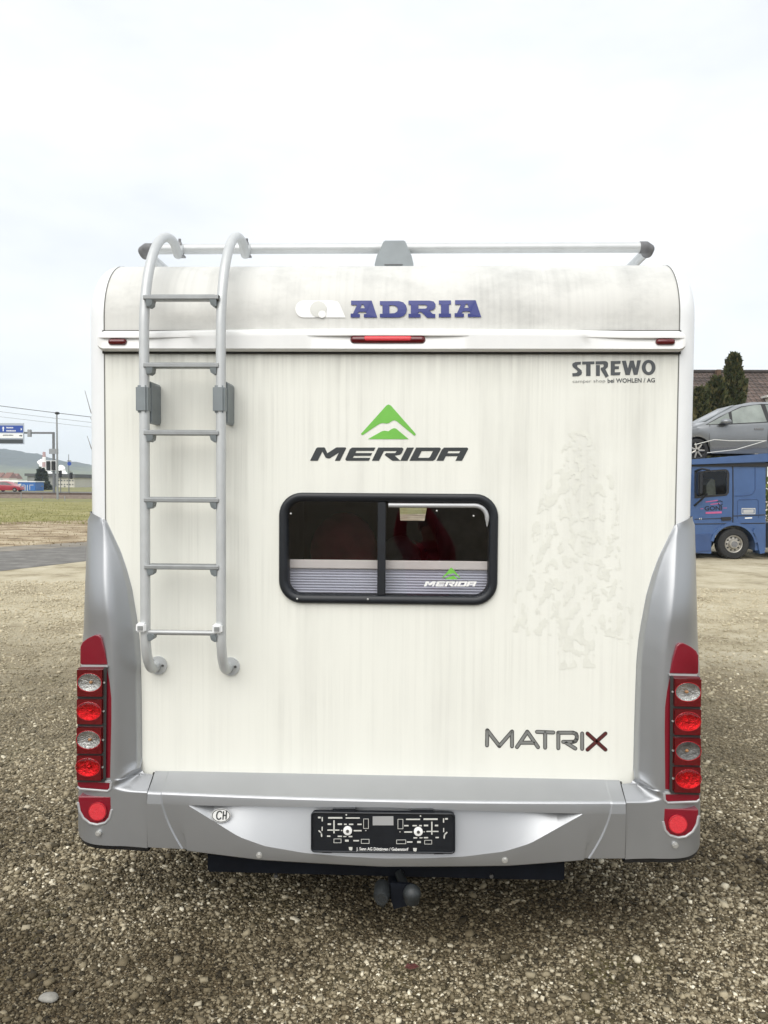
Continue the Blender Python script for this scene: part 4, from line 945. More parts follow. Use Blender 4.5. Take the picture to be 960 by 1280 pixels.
def car(name, label, X0, Y0, Z0_, sc, paint, flip=False, group=None, detail=True, top=None):
    """small hatchback: x along its length from the nose, y across (near side at Y0)"""
    root = thing(name, label, 'car', (X0, Y0, Z0_), group)
    sx = -1 if flip else 1
    L_ = 3.95
    top = top or [(0, .50), (.05, .68), (.25, .80), (.75, .93), (1.0, 1.02), (1.35, 1.22), (1.75, 1.42), (2.2, 1.515), (2.7, 1.52), (3.2, 1.46), (3.55, 1.36), (3.75, 1.12), (3.88, .95), (3.95, .60)]
    sh_ = [(0, .50), (.05, .64), (.25, .74), (.75, .85), (1.3, .90), (2.5, .965), (3.3, 1.02), (3.75, 1.02), (3.88, .90), (3.95, .58)]
    tz = lambda x: float(np.interp(x, [q[0] for q in top], [q[1] for q in top])); shz = lambda x: min(tz(x)-.004, float(np.interp(x, [q[0] for q in sh_], [q[1] for q in sh_])))
    W_ = .85
    def hw(x): return W_*(1-.30*max(0, (.45-x)/.45)**2.2-.20*max(0, (x-3.5)/.45)**2)
    def pt(x, y, z): return (X0+sx*x*sc, Y0+(W_+y)*sc, Z0_+z*sc)
    def side_y(x, z):
        s, t = shz(x), tz(x); h = hw(x)
        if z <= s: return h*(1-.05*max(0, (.45-z)/.3))
        return h-(h*.24)*min(1, (z-s)/max(.05, (1.5-s)))
    rows = []; xs = sorted(set(list(np.linspace(0, L_, 44))+[q[0] for q in top]))
    AW = [(.75, .30), (3.25, .30)]
    for x in xs:
        s, t, h = shz(x), tz(x), hw(x); zb = .22 if .1 < x < 3.85 else .30
        for ax, ar in AW:
            if abs(x-ax) < ar+.05: zb = max(zb, .28+math.sqrt(max(0, (ar+.05)**2-(x-ax)**2)))
        zb = min(zb, s-.05); pr = []
        for z in (zb, zb+(s-zb)*.25, zb+(s-zb)*.6, zb+(s-zb)*.93): pr.append((side_y(x, z)-(.015 if z < zb+.01 else 0), z))
        yt = side_y(x, t)
        pr += [(side_y(x, s)-.012, s), (side_y(x, s+(t-s)*.5), s+(t-s)*.5), (side_y(x, s+(t-s)*.86), s+(t-s)*.86), (yt*.86, t-.012*min(1, (t-s)*5)), (yt*.5, t+.004), (0, t+.012)]
        row = [pt(x, -y, z) for y, z in pr]+[pt(x, y, z) for y, z in pr[-2::-1]]
        rows.append(row)
    body = MB().loft(rows); body.f += [tuple(range(len(rows[0])))[::-1], tuple(range(len(body.v)-len(rows[0]), len(body.v)))]; body.mi += [0, 0]
    bo = body.build('body', paint, root, 35)
    def sideplate(pts, mname, nm, off=.006, both_=True):
        for sg in ((-1, 1) if both_ else (-1,)):
            MB().add([pt(x, sg*(side_y(x, z)+off), z) for x, z in pts], [tuple(range(len(pts)))]).build(nm, mname, root)
    if detail:
        sideplate([(.98, .93), (1.30, 1.10), (1.52, 1.225), (1.55, .95)], M['carpane'], 'quarter_window')
        sideplate([(1.60, .955), (1.60, 1.25), (1.85, 1.36), (2.2, 1.425), (2.33, 1.43), (2.42, 1.0)], M['carpane'], 'door_window')
        sideplate([(2.52, 1.005), (2.44, 1.43), (2.9, 1.41), (3.25, 1.33), (3.45, 1.24), (3.40, 1.06)], M['carpane'], 'door_window')
        sideplate([(.94, .92), (1.30, 1.125), (1.85, 1.385), (2.35, 1.455), (2.9, 1.435), (3.3, 1.345), (3.52, 1.25), (3.44, 1.035), (2.4, .985), (1.5, .935)], M['rubber'], 'window_surround', .003)
        for x0 in (1.05, 2.46):
            for sg in (-1, 1):
                MB().tube([pt(x, sg*(side_y(x, z)+.001), z) for x, z in ((x0, .93), (x0-.02, .6), (x0+.02, .30))], .006*sc, 5).build('door_seam', M['rubber'], root)
        for x0 in (2.12, 2.95):
            MB().box(*sorted((X0+sx*x0*sc, X0+sx*(x0+.22)*sc)), Y0-.02, Y0+.02, Z0_+.80*sc, Z0_+.84*sc, .005).build('door_handle', M['capg'], root)
        mm = MB(); q = pt(1.40, -W_-.10, .99); mm.ellipsoid(q, (.13, .10, .075), 14, 9); mm.build('wing_mirror', paint, root, 60)
        q = pt(1.33, -W_-.06, .93); MB().ellipsoid(q, (.10, .08, .03), 10, 6).build('mirror_foot', M['rubber'], root, 60)
        sideplate([(1.1, .33), (1.1, .36), (2.9, .40), (2.9, .37)], M['capg'], 'side_moulding', .008)
        wp = [(1.0, 1.03), (1.75, 1.435)]
        MB().add([pt(wp[0][0]-.02, -.66, tz(.98)+.01), pt(wp[0][0]-.02, .66, tz(.98)+.01), pt(wp[1][0], .52, tz(1.75)+.018), pt(wp[1][0], -.52, tz(1.75)+.018)], [(0, 1, 2, 3)]).build('windscreen', M['carglass'], root)
    else:
        sideplate([(1.0, .93), (1.35, 1.13), (1.85, 1.36), (2.35, 1.43), (2.9, 1.41), (3.4, 1.26), (3.38, 1.03)], M['carglass'], 'side_window')
    for ax, ar in AW:
        for sg in (-1, 1):
            c = pt(ax, sg*(W_-.02), .29); yy = -sg
            W = MB().loft([[(c[0]+r*sc*math.cos(2*math.pi*j/28), c[1]+sg*dy*sc, c[2]+r*sc*math.sin(2*math.pi*j/28)) for j in range(28)] for dy, r in ((-.18, .15), (-.18, .27), (-.16, .29), (-.02, .29), (0, .27), (.003, .205), (-.01, .2))], closed=True)
            wh = W.build('wheel', M['tyre'], root, 40)
            rmb = MB().loft([[(c[0]+r*sc*math.cos(2*math.pi*j/28), c[1]+sg*dy*sc, c[2]+r*sc*math.sin(2*math.pi*j/28)) for j in range(28)] for dy, r in ((-.008, .2), (-.02, .185), (-.05, .18), (-.05, .001))], closed=True); rmb.build('rim_bed', M['rubber'], wh, 40)
            for j in range(7):
                t = 2*math.pi*j/7
                MB().tube([(c[0]+.03*sc*math.cos(t), c[1]+sg*-.006, c[2]+.03*sc*math.sin(t)), (c[0]+.19*sc*math.cos(t), c[1]+sg*-.012, c[2]+.19*sc*math.sin(t))], [.030*sc, .018*sc], 6).build('spoke', M['rimc'], wh)
    return root
cw = P(871.5, 565, YT+.35); dk = P(871.5, 575.5, YT+.35).z
silver = car('parked_car', 'silver hatchback riding on the upper deck of the blue transporter', cw.x-.75*1.0, YT+.35, dk-.045, 1.0, M['silver'])
strap = thing('lashing_strap', 'pale lashing strap stretched along the side of the silver hatchback', 'strap', P(868, 560, YT+.2))
MB().tube([P(868, 556, YT+.22), P(893, 549.5, YT+.22), P(912, 551, YT+.22), P(958, 551, YT+.22)], .010, 6).build('webbing', M['lghost'], strap)
MB().tube([P(884, 566, YT+.22), P(920, 562, YT+.22), P(957, 551, YT+.22)], .010, 6).build('webbing', M['lghost'], strap)

# ---- house with brown tiled roof
YH = 33.
M['tile'] = None
def tile_mat():
    m, t, b = nodes('brown_tiles'); b.inputs['Roughness'].default_value = .85
    tc = t.nodes.new('ShaderNodeTexCoord'); br = t.nodes.new('ShaderNodeTexBrick'); mp = t.nodes.new('ShaderNodeMapping'); mp.inputs['Scale'].default_value = (1, 1, 1)
    br.inputs['Scale'].default_value = 1; br.inputs['Brick Width'].default_value = .26; br.inputs['Row Height'].default_value = .34; br.inputs['Mortar Size'].default_value = .02
    br.inputs['Color1'].default_value = (.085, .062, .052, 1); br.inputs['Color2'].default_value = (.125, .09, .075, 1); br.inputs['Mortar'].default_value = (.035, .028, .025, 1); br.offset = 0
    t.links.new(tc.outputs['UV'], br.inputs['Vector'])
    n = t.nodes.new('ShaderNodeTexNoise'); n.inputs['Scale'].default_value = 1.3; n.inputs['Detail'].default_value = 6; t.links.new(tc.outputs['Object'], n.inputs['Vector'])
    r = t.nodes.new('ShaderNodeMapRange'); r.inputs['From Min'].default_value = .3; r.inputs['From Max'].default_value = .7; r.inputs['To Min'].default_value = .7; r.inputs['To Max'].default_value = 1.35; t.links.new(n.outputs['Fac'], r.inputs['Value'])
    mx = t.nodes.new('ShaderNodeMix'); mx.data_type = 'RGBA'; mx.blend_type = 'MULTIPLY'; mx.inputs['Factor'].default_value = 1; t.links.new(br.outputs['Color'], mx.inputs['A'])
    cb = t.nodes.new('ShaderNodeCombineColor'); [t.links.new(r.outputs[0], cb.inputs[i]) for i in range(3)]; t.links.new(cb.outputs[0], mx.inputs['B']); t.links.new(mx.outputs['Result'], b.inputs['Base Color']); return m
M['tile'] = tile_mat(); M['render'] = mat('cream_render', (.55, .51, .43), .9, var=.06, scale=1)
M['wood'] = mat('dark_wood', (.10, .06, .035), .8, var=.2)
house = thing('house', 'house with a dark brown tiled roof behind the cypress trees', 'house', (18, YH, 0))
rz1 = P(915, 466.5, YH+5).z; ex0, ex1 = 9.0, 30.; ez = 4.2
MB().box(ex0+.6, ex1-.6, YH+.7, YH+9.3, 0, ez+.25).build('wall', M['render'], house)
def roof_tiles():
    # pantile rows as real corrugation: each column of tiles arches, each course steps
    mb = MB(); rows = []; nco = 18; L_ = ex1-ex0; ncol = int(L_/.26); k = 6
    for i in range(nco):
        for e in (0, 1):
            t = (i+e)/nco; lift = .05*(1-e)+.0
            rows.append([(ex0+L_*j/(ncol*k), YH+5*t-.0, ez+(rz1-ez)*t+lift+.035*abs(math.sin(math.pi*j/k))) for j in range(ncol*k+1)])
    mb.loft(rows); return mb
rt = roof_tiles(); rf = rt.build('roof', M['tile'], house); 
me = rf.data; uv = me.uv_layers.new(name='UVMap'); hx = house.location
sl = math.hypot(5, rz1-ez)
for lp in me.loops:
    co = me.vertices[lp.vertex_index].co; uv.data[lp.index].uv = (co.x, (co.y+hx.y-YH)/5*sl)
MB().add([(ex0, YH+5.02, rz1+.06), (ex1, YH+5.02, rz1+.06), (ex1, YH+10, ez), (ex0, YH+10, ez)], [(0, 1, 2, 3)]).build('rear_roof', M['wood'], house)
MB().tube([(ex0, YH+5, rz1+.07), (ex1, YH+5, rz1+.07)], .11, 10).build('ridge_cap', M['tile'], house)
for x in (ex0+.6, ex1-.6): MB().add([(x, YH+.7, ez), (x, YH+9.3, ez), (x, YH+5, rz1-.1)], [(0, 1, 2)]).build('gable', M['render'], house)
p = P(897, 466, YH+4.8); MB().box(p.x-.10, p.x+.10, YH+4.6, YH+4.95, rz1-.2, P(897, 462.5, YH+4.8).z).build('chimney', M['wood'], rf)
p0, p1 = P(951, 499, YH+3.0), P(985, 513, YH+3.0)
MB().box(p0.x, p1.x, YH+2.2, YH+4.2, p1.z-.6, p0.z).build('dormer', M['render'], house)
MB().box(p0.x-.12, p1.x+.12, YH+2.05, YH+4.3, p0.z, p0.z+.10).build('dormer_roof', M['lghost'], house)
for i in range(5):
    x = ex0+3+i*3.6; fr_ = MB().box(x, x+1.2, YH+.64, YH+.72, 1.6, 2.9).build('window', M['lwhite'], house); MB().box(x+.08, x+1.12, YH+.62, YH+.66, 1.68, 2.82).build('pane', M['carglass'], fr_)

# ---- leafy things
def leaf_mat(name, c0, c1, c2):
    m, t, b = nodes(name); b.inputs['Roughness'].default_value = .8; b.inputs['Specular IOR Level'].default_value = .2
    ge = t.nodes.new('ShaderNodeNewGeometry'); r = t.nodes.new('ShaderNodeValToRGB'); e = r.color_ramp.elements; e.new(.5)
    for q, (p, c) in zip(e, ((0, c0), (.55, c1), (1, c2))): q.position = p; q.color = c+(1,)
    t.links.new(ge.outputs['Random Per Island'], r.inputs[0]); t.links.new(r.outputs[0], b.inputs['Base Color']); return m
M['bark'] = mat('bark', (.11, .085, .06), .9, var=.3, scale=12)
M['thuja'] = leaf_mat('thuja_leaf', (.028, .036, .014), (.065, .075, .028), (.135, .115, .05))
M['fir'] = leaf_mat('fir_needles', (.018, .028, .022), (.035, .05, .035), (.06, .075, .05))
def leaves(pts, dirs, size, rg):
    n = len(pts); a = rg.normal(0, 1, (n, 3)); a -= dirs*(a*dirs).sum(1, keepdims=True)/np.maximum(1e-6, (dirs**2).sum(1, keepdims=True)); a /= np.linalg.norm(a, axis=1, keepdims=True)
    d = dirs/np.linalg.norm(dirs, axis=1, keepdims=True); s = size*rg.uniform(.6, 1.4, (n, 1))
    q = np.stack([pts-a*s*.4, pts+d*s*.6-a*s*.15, pts+d*s*1.3, pts+d*s*.6+a*s*.5], 1)
    mb = MB(); mb.v = [tuple(v) for v in q.reshape(-1, 3)]; mb.f = [(4*i, 4*i+1, 4*i+2, 4*i+3) for i in range(n)]; mb.mi = [0]*n; return mb
def thuja(px, top, base_px_y, hwid, Y, n, label, seed):
    rg = np.random.default_rng(seed); b = P(px, 600, Y); h = P(px, top, Y).z; W_ = hwid*(Y-CAM.y)/FPX
    root = thing('cypress_tree', label, 'tree', (b.x, Y, 0), 'cypresses before the house')
    MB().tube([(b.x, Y, 0), (b.x+.03, Y, h*.5), (b.x, Y, h*.93)], [.13, .09, .02], 8).build('trunk', M['bark'], root, 60)
    t = rg.uniform(.05, 1, n); ang = rg.uniform(0, 2*np.pi, n)
    r = W_*np.minimum(1, ((1-t)*6)**.55)*(1+.16*np.sin(ang*3+t*19)+.12*np.sin(t*41+ang*2))*np.minimum(1, t*6)*np.sqrt(rg.uniform(.25, 1.05, n))
    pts = np.c_[b.x+r*np.cos(ang), Y+r*np.sin(ang), h*t]
    d = np.c_[np.cos(ang)*.55, np.sin(ang)*.55, rg.uniform(.5, 1.3, n)]+rg.normal(0, .25, (n, 3))
    leaves(pts, d, .17, rg).build('crown', M['thuja'], root, fix=False)
thuja(914, 446.5, 0, 10.5, 27, 7000, 'tallest dark cypress standing before the brown tiled roof', 1)
thuja(893, 476, 0, 13, 26.5, 6500, 'middle dark cypress, shorter and broader, before the brown roof', 2)
thuja(872, 489, 0, 9.5, 26.2, 5000, 'shortest cypress, half hidden by the motorhome edge', 3)

# hedge behind the lorry
rg = np.random.default_rng(8); hx0, hx1, hy = 5., 24., 22.5
hedge = thing('hedge', 'clipped green hedge running behind the blue transporter', 'hedge', ((hx0+hx1)/2, hy, 0))
n = 14000; pts = np.c_[rg.uniform(hx0, hx1, n), hy+rg.uniform(-.5, .5, n), rg.uniform(.05, 1, n)**.8*2.15]
pts[:, 2] *= 1+.06*np.sin(pts[:, 0]*2.1)+.04*np.sin(pts[:, 0]*5.3)
dd = rg.normal(0, .6, (n, 3))+np.array([0, -.6, .6]); leaves(pts, dd, .14, rg).build('foliage', leaf_mat('hedge_leaf', (.06, .08, .025), (.13, .16, .05), (.22, .24, .09)), hedge, fix=False)
for k in range(12): MB().tube([(hx0+.8+k*1.55, hy, 0), (hx0+.8+k*1.55, hy, 1.2)], [.05, .02], 6).build('stem', M['bark'], hedge)

# ================================================================== BACKGROUND, LEFT: railway, crossing, town, hill
# ---- dry tufts on the verge and grass strip
def tufts(name, label, n, ypx0, ypx1, hgt, mm, seed):
    rg = np.random.default_rng(seed); mb = MB()
    for _ in range(n):
        p = G(rg.uniform(-160, 180), rg.uniform(ypx0, ypx1)); h = hgt*rg.uniform(.4, 1.3)
        if p.x > -1.5: continue
        for k in range(3):
            a = rg.uniform(0, 6.28); w_ = h*.16; lx, ly = rg.normal(0, h*.4, 2)
            mb.add([(p.x-w_*math.cos(a), p.y-w_*math.sin(a), 0), (p.x+w_*math.cos(a), p.y+w_*math.sin(a), 0), (p.x+lx, p.y+ly, h)], [(0, 1, 2)])
    tag(mb.build(name, mm, fix=False), label, None, None, 'stuff')
M['drygrass'] = leaf_mat('dry_grass', (.16, .115, .06), (.30, .24, .14), (.42, .36, .23))
M['greengrass'] = leaf_mat('green_grass', (.15, .15, .045), (.25, .25, .08), (.38, .34, .17))
tufts('dry_grass', 'low dry grass tufts on the bare verge', 1500, 652, 683, .05, M['drygrass'], 5)
tufts('green_grass', 'rough green grass growing beside the railway', 4500, 628, 656, .07, M['greengrass'], 6)
# ---- railway
M['rail'] = mat('rail_steel', (.10, .07, .055), .6, metal=.3, var=.2); M['galv'] = mat('galvanised_steel', (.30, .31, .32), .5, metal=.4, var=.08)
M['galvd'] = mat('dark_galvanised', (.16, .165, .17), .55, metal=.4, var=.1)
trk = thing('railway_track', 'railway track crossing beyond the grass strip', 'railway', (-40, 76, 0))
ya = 72.
MB().prism([(-140, ya-1.0, 0), (-140, ya+.2, .35), (-140, ya+3.8, .35), (-140, ya+5.0, 0)], (150, 0, 0)).build('ballast_bed', M['ballast'], trk)
for y in (ya+1.2, ya+2.65): MB().box(-140, 10, y-.04, y+.04, .351, .52).build('rail', M['rail'], trk)
for k in range(60):
    x = -60+k*1.0; MB().box(x-.12, x+.12, ya+.7, ya+3.2, .352, .40).build('sleeper', M['wood'], trk)
def mast(px, py_top, py_base, Y, r, label, name='catenary_mast', group=None):
    b = P(px, py_base, Y); root = thing(name, label, 'mast', (b.x, Y, 0), group)
    t = P(px-.5, py_top, Y); MB().tube([(b.x, Y, 0), (b.x, Y, t.z)], [r, r*.7], 10).build('pole', M['galv'], root, 60); return root, t
ms, tp = mast(72, 516.5, 627, 68, .10, 'tall slim grey mast with a dark cap beside the traffic lights')
MB().ellipsoid((tp.x, 68, tp.z), (.24, .20, .13), 12, 7).build('cap', M['rubber'], ms, 60)
# overhead wires
for k, (ya0, yb0, rr_, lab) in enumerate(((507, 521.5, .028, 'topmost dark overhead wire passing the tall mast'), (514.3, 528, .016, 'middle thin overhead wire left of the motorhome'), (521, 533.5, .014, 'lowest thin overhead wire left of the motorhome'))):
    a = P(-60, ya0-7.5, 69); b = P(200, yb0+9.5, 69); pts = []
    for i in range(21):
        t = i/20; q = a.lerp(b, t); q.z -= .5*4*t*(1-t)*(.12); pts.append(q)
    o = MB().tube(pts, rr_, 5).build('overhead_wire', M['rubber'] if k == 0 else M['galvd']); tag(o, lab, 'wire', 'overhead railway wires')
# ---- sign gantry with traffic signals
YG = 104.
gb = P(67.5, 616, YG); gan = thing('sign_gantry', 'grey sign gantry post with an arm carrying the blue road sign', 'gantry', (gb.x, YG, 0))
q = P(67.5, 541.5, YG)
MB().box(gb.x-.14, gb.x+.14, YG-.14, YG+.14, 0, q.z+.14, .02).build('post', M['galvd'], gan)
a = P(30.5, 541, YG); MB().box(a.x, gb.x+.14, YG-.11, YG+.11, q.z-.10, q.z+.16, .02).build('arm', M['galvd'], gan)
MB().box(P(30, 0, YG).x-.1, P(33.3, 0, YG).x, YG-.2, YG+.2, P(31, 546, YG).z, P(31, 537, YG).z, .03).build('arm_joint', M['galv'], gan)
p0, p1 = P(61.5, 561, YG-.2), P(73, 567.5, YG-.2); MB().box(p0.x, p1.x, YG-.28, YG-.2, p1.z, p0.z).build('small_plate', M['galv'], gan)
M['signblue'] = mat('sign_blue', (.012, .06, .33), .5); M['signframe'] = mat('sign_frame', (.38, .42, .48), .5)
sg = thing('road_sign', 'blue, white and black direction sign hanging from the gantry arm', 'road sign', P(15, 555, YG-.3))
def plate(x0, y0, x1, y1, dy, m_, nm):
    a, b = P(x0, y0, YG-.3), P(x1, y1, YG-.3); return MB().box(a.x, b.x, YG-.3-dy, YG-.3-dy+.06, b.z, a.z).build(nm, m_, sg)
plate(-14, 528.8, 30.2, 555.3, 0, M['signframe'], 'sign_frame'); plate(-12, 531.8, 28.8, 540.6, .03, M['signblue'], 'blue_panel'); plate(-12, 541.6, 28.8, 547.6, .03, M['lwhite'], 'white_panel'); plate(-12, 549, 28.8, 554.2, .03, M['char'], 'black_panel')
fs = lambda u, v: P(u, v, YG-.34)
for nm, cols, polys in (('sign_arrow', 'lwhite', [[[(4, 533), (5.6, 535.5), (4.6, 535.5), (4.6, 539), (3.4, 539), (3.4, 535.5), (2.4, 535.5)]], [[(26, 534.6), (27.6, 536.6), (26, 538.4)]]]), ('sign_arrow', 'char', [[[(24, 544), (26, 544), (26, 543), (28, 544.6), (26, 546.2), (26, 545.2), (24, 545.2)]]])):
    flat(polys, fs).build(nm, M[cols], sg)
def squig(u0, u1, v, hh, seed):
    r_ = random.Random(seed); o_ = []; u = u0
    while u < u1: wd = r_.uniform(.5, .9); o_.append([[(u, v-hh*r_.uniform(.6, 1)), (u+wd, v-hh*r_.uniform(.6, 1)), (u+wd, v), (u, v)]]); u += wd+.28
    return o_
flat(squig(8, 16.5, 535.4, 2, 1)+squig(8, 19.5, 539.3, 2, 2), fs).build('sign_words', M['lwhite'], sg)
flat(squig(3.5, 16.5, 544.8, 1.8, 3), fs).build('sign_words', M['slate'], sg)
def signal(px, py, Y, h_px, label, white=True):
    c = P(px, py, Y); k = (Y-CAM.y)/FPX; hh = h_px*k/2; ww = hh*.40
    root = thing('traffic_light', label, 'traffic light', (c.x, Y, c.z-hh))
    if white: MB().box(c.x-ww*1.7, c.x+ww*1.7, Y+.02, Y+.06, c.z-hh*1.12, c.z+hh*1.12, .01).build('backing_board', M['lwhite'], root)
    hs_ = MB().box(c.x-ww, c.x+ww, Y-.2, Y+.02, c.z-hh, c.z+hh, .02).build('housing', M['rubber'], root)
    for j in (-1, 0, 1): MB().tube([(c.x, Y-.2, c.z+j*hh*.62), (c.x, Y-.36, c.z+j*hh*.60)], [hh*.26, hh*.27], 10).build('lamp_hood', M['rubber'], root, 40)
    return root
signal(60.7, 582, YG-.3, 11.5, 'black traffic light on a white board, left of the pair on the gantry post')
signal(67.2, 582, YG-.32, 11.5, 'black traffic light on a white board, right of the pair on the gantry post')
signal(75.8, 592.5, 98, 8.5, 'small dark traffic light just right of the tall mast', False)
signal(89.3, 594.5, 98, 8, 'small dark traffic light nearest the motorhome', False)
for px, lab in ((75.8, 'short thin post holding the traffic light right of the tall mast'),):
    b = P(px, 612, 98.3); r_ = thing('signal_post', lab, 'post', (b.x, 98.3, 0)); MB().tube([(b.x, 98.3, 0), (b.x, 98.3, P(px, 588, 98.3).z)], .06, 8).build('pole', M['galvd'], r_)
b = P(86.2, 612, 98.4); r_ = thing('signal_post', 'thin post with a round blue sign among the traffic lights', 'post', (b.x, 98.4, 0)); MB().tube([(b.x, 98.4, 0), (b.x, 98.4, P(86.2, 568, 98.4).z)], [.07, .04], 8).build('pole', M['galvd'], r_)
c = P(86.4, 579.5, 98.2); MB().tube([(c.x, 98.3, c.z), (c.x, 98.24, c.z)], .26, 20).build('round_sign', M['signblue'], r_)
MB().box(c.x-.25, c.x+.25, 98.2, 98.3, c.z+.28, c.z+.42).build('small_plate', M['galvd'], r_)
a = P(89.3, 589, 98.4); MB().tube([(b.x, 98.4, a.z), (a.x, 98.4, a.z)], .04, 6).build('bracket', M['galvd'], r_)
# thin fence posts by the track
for k, px in enumerate((26.5, 53, 81)):
    b = P(px, 629, 63); r_ = thing('fence_post', ['thin grey post by the track below the blue kiosk', 'thin grey post by the track left of the tall mast', 'thin grey post by the track right of the tall mast'][k], 'post', (b.x, 63, 0), 'thin posts along the railway'); MB().tube([(b.x, 63, 0), (b.x, 63, P(px, 620-(k == 0)*4, 63).z)], .035, 6).build('pole', M['galv'], r_); MB().box(b.x-.05, b.x+.05, 62.95, 63.05, 1.2, 1.3).build('cap', M['galvd'], r_)
# ---- far road, red car, kiosk
strip('far_road', ((0, 617.6), (103, 618.6)), ((0, 614.2), (103, 615)), .03, M['asphalt'], 'far road beyond the railway', 0, -160, 10)
M['carred'] = mat('red_car_paint', (.36, .02, .035), .3, coat=.5, var=.04)
nose = P(24.5, 616, 108)
car('distant_car', 'red car driving on the far road at the left edge', nose.x, 108, 0.03, 1.03, M['carred'], flip=True, detail=False)
M['kiosk'] = mat('kiosk_blue', (.02, .13, .42), .5); YK = 122.
a, b = P(22.2, 602.5, YK), P(44.2, 615.5, YK)
ki = thing('kiosk', 'small blue box building with white lettering next to the red car', 'kiosk', ((a.x+b.x)/2, YK, 0))
MB().box(a.x, b.x, YK, YK+3, 0, a.z, .03).build('wall', M['kiosk'], ki); MB().box(a.x-.1, b.x+.1, YK-.1, YK+3.1, a.z, a.z+.15).build('roof', M['lwhite'], ki)
fk = lambda u, v: P(u, v, YK-.02)
flat(stroke([(28.3, 606.3), (31.4, 606.3), (31.4, 613)], .8)+stroke([(34.2, 606.3), (34.2, 613.4)], .8)+stroke([(37, 606.3), (41.5, 606.3)], .7)+stroke([(37.2, 606.5), (37.2, 612)], .7)+[[[(23, 605), (26.5, 604.4), (26.5, 613), (23, 612)]]], fk).build('wall_lettering', M['lghost'], ki)
# ---- buildings
M['bbeige'] = mat('beige_facade', (.58, .55, .48), .9, var=.05, scale=.2); M['bgrey'] = mat('grey_facade', (.25, .25, .24), .9, var=.05, scale=.2); M['bdark'] = mat('dark_roof', (.09, .09, .09), .9, var=.1, scale=.2)
def building(name, label, x0, y0, x1, Y, depth, wall, roof, wins=0, rows_=2, flatroof=True):
    a, b = P(x0, y0, Y), P(x1, 612, Y); root = thing(name, label, 'building', ((a.x+b.x)/2, Y, 0))
    MB().box(a.x, b.x, Y, Y+depth, 0, a.z).build('wall', wall, root)
    if flatroof: MB().box(a.x-.5, b.x+.5, Y-.5, Y+depth+.5, a.z, a.z+.7).build('roof', roof, root)
    else: MB().prism([(a.x-.4, Y-.5, a.z), (a.x-.4, Y+depth/2, a.z+depth*.35), (a.x-.4, Y+depth+.5, a.z)], (b.x-a.x+.8, 0, 0)).build('roof', roof, root)
    for r in range(rows_):
        for i in range(wins):
            cx = a.x+(b.x-a.x)*(i+.5)/wins; wz = a.z*(.30+.40*r) if rows_ == 2 else a.z*.5; ww = (b.x-a.x)/wins*.22
            w_ = MB().box(cx-ww, cx+ww, Y-.06, Y+.1, wz-ww*1.1, wz+ww*1.1).build('window', M['lghost'], root); MB().box(cx-ww*.85, cx+ww*.85, Y-.09, Y-.05, wz-ww*.95, wz+ww*.95).build('pane', M['carglass'], w_)
    return root
building('office_building', 'pale beige block with small windows behind the traffic lights', 72, 597, 93, 190, 18, M['bbeige'], M['bdark'], 6, 2)
building('warehouse', 'grey warehouse behind the fir tree with a dark flat roof', 34, 595, 66, 205, 25, M['bgrey'], M['bdark'], 0, 0)
building('low_shed', 'long low pale shed at the foot of the hill near the motorhome', 93, 605, 125, 260, 14, M['bbeige'], M['lghost'], 0, 0)
building('low_hall', 'long low white hall behind the red car', -40, 602.5, 22, 240, 20, M['render'], M['lwhite'], 0, 0)
for k, (px, wd, py) in enumerate(((4, 7, 597.5), (12, 6, 598.5), (-8, 8, 597), (104, 8, 601.5))):
    building('distant_house', ['distant house with a reddish roof left above the red car', 'distant house with a reddish roof above the red car bonnet', 'distant house cut by the left picture edge', 'distant house beside the motorhome at the foot of the hill'][k], px, py, px+wd, 420+k*20, 9, M['bbeige'], mat('red_roof', (.20, .085, .06), .9), 2, 1, False)
# chimney with steam
YC = 620.
b = P(55.5, 603, YC); t = P(55.5, 565, YC); ch_ = thing('factory_chimney', 'red and white banded factory chimney in front of the hill', 'chimney', (b.x, YC, 0))
M['bandred'] = mat('band_red', (.36, .20, .19), .8)
for i in range(6):
    z0, z1 = t.z*i/6, t.z*(i+1)/6; MB().tube([(b.x, YC, z0), (b.x, YC, z1)], [2.2-.18*i, 2.02-.18*i], 14).build('band', M['bandred'] if i % 2 else M['lwhite'], ch_, 60)
sm = mat('steam', (.93, .94, .95), 1.0, var=.02, spec=0)
stm = MB(); k = (YC+20-CAM.y)/FPX
bmx = bmesh.new()
for px, py, r_ in ((53, 592, 3.4), (57, 588, 4.2), (54, 583, 3.6), (51, 578, 2.6), (60, 594, 3.2), (57, 596, 3.2), (77, 588, 3.2), (80, 593, 3)):
    c = P(px, py, YC+25); bmesh.ops.create_icosphere(bmx, subdivisions=3, radius=r_*k*1.35, matrix=Matrix.Translation(c))
for v in bmx.verts: v.co += Vector((mnoise.noise(v.co*.25), mnoise.noise(v.co*.25+Vector((9, 0, 0))), mnoise.noise(v.co*.25+Vector((0, 9, 0)))))*2.6
me = bpy.data.meshes.new('steam'); bmx.to_mesh(me); bmx.free(); st_ = link('steam', me, sm); tag(st_, 'white steam drifting around the factory chimney', None, None, 'stuff')
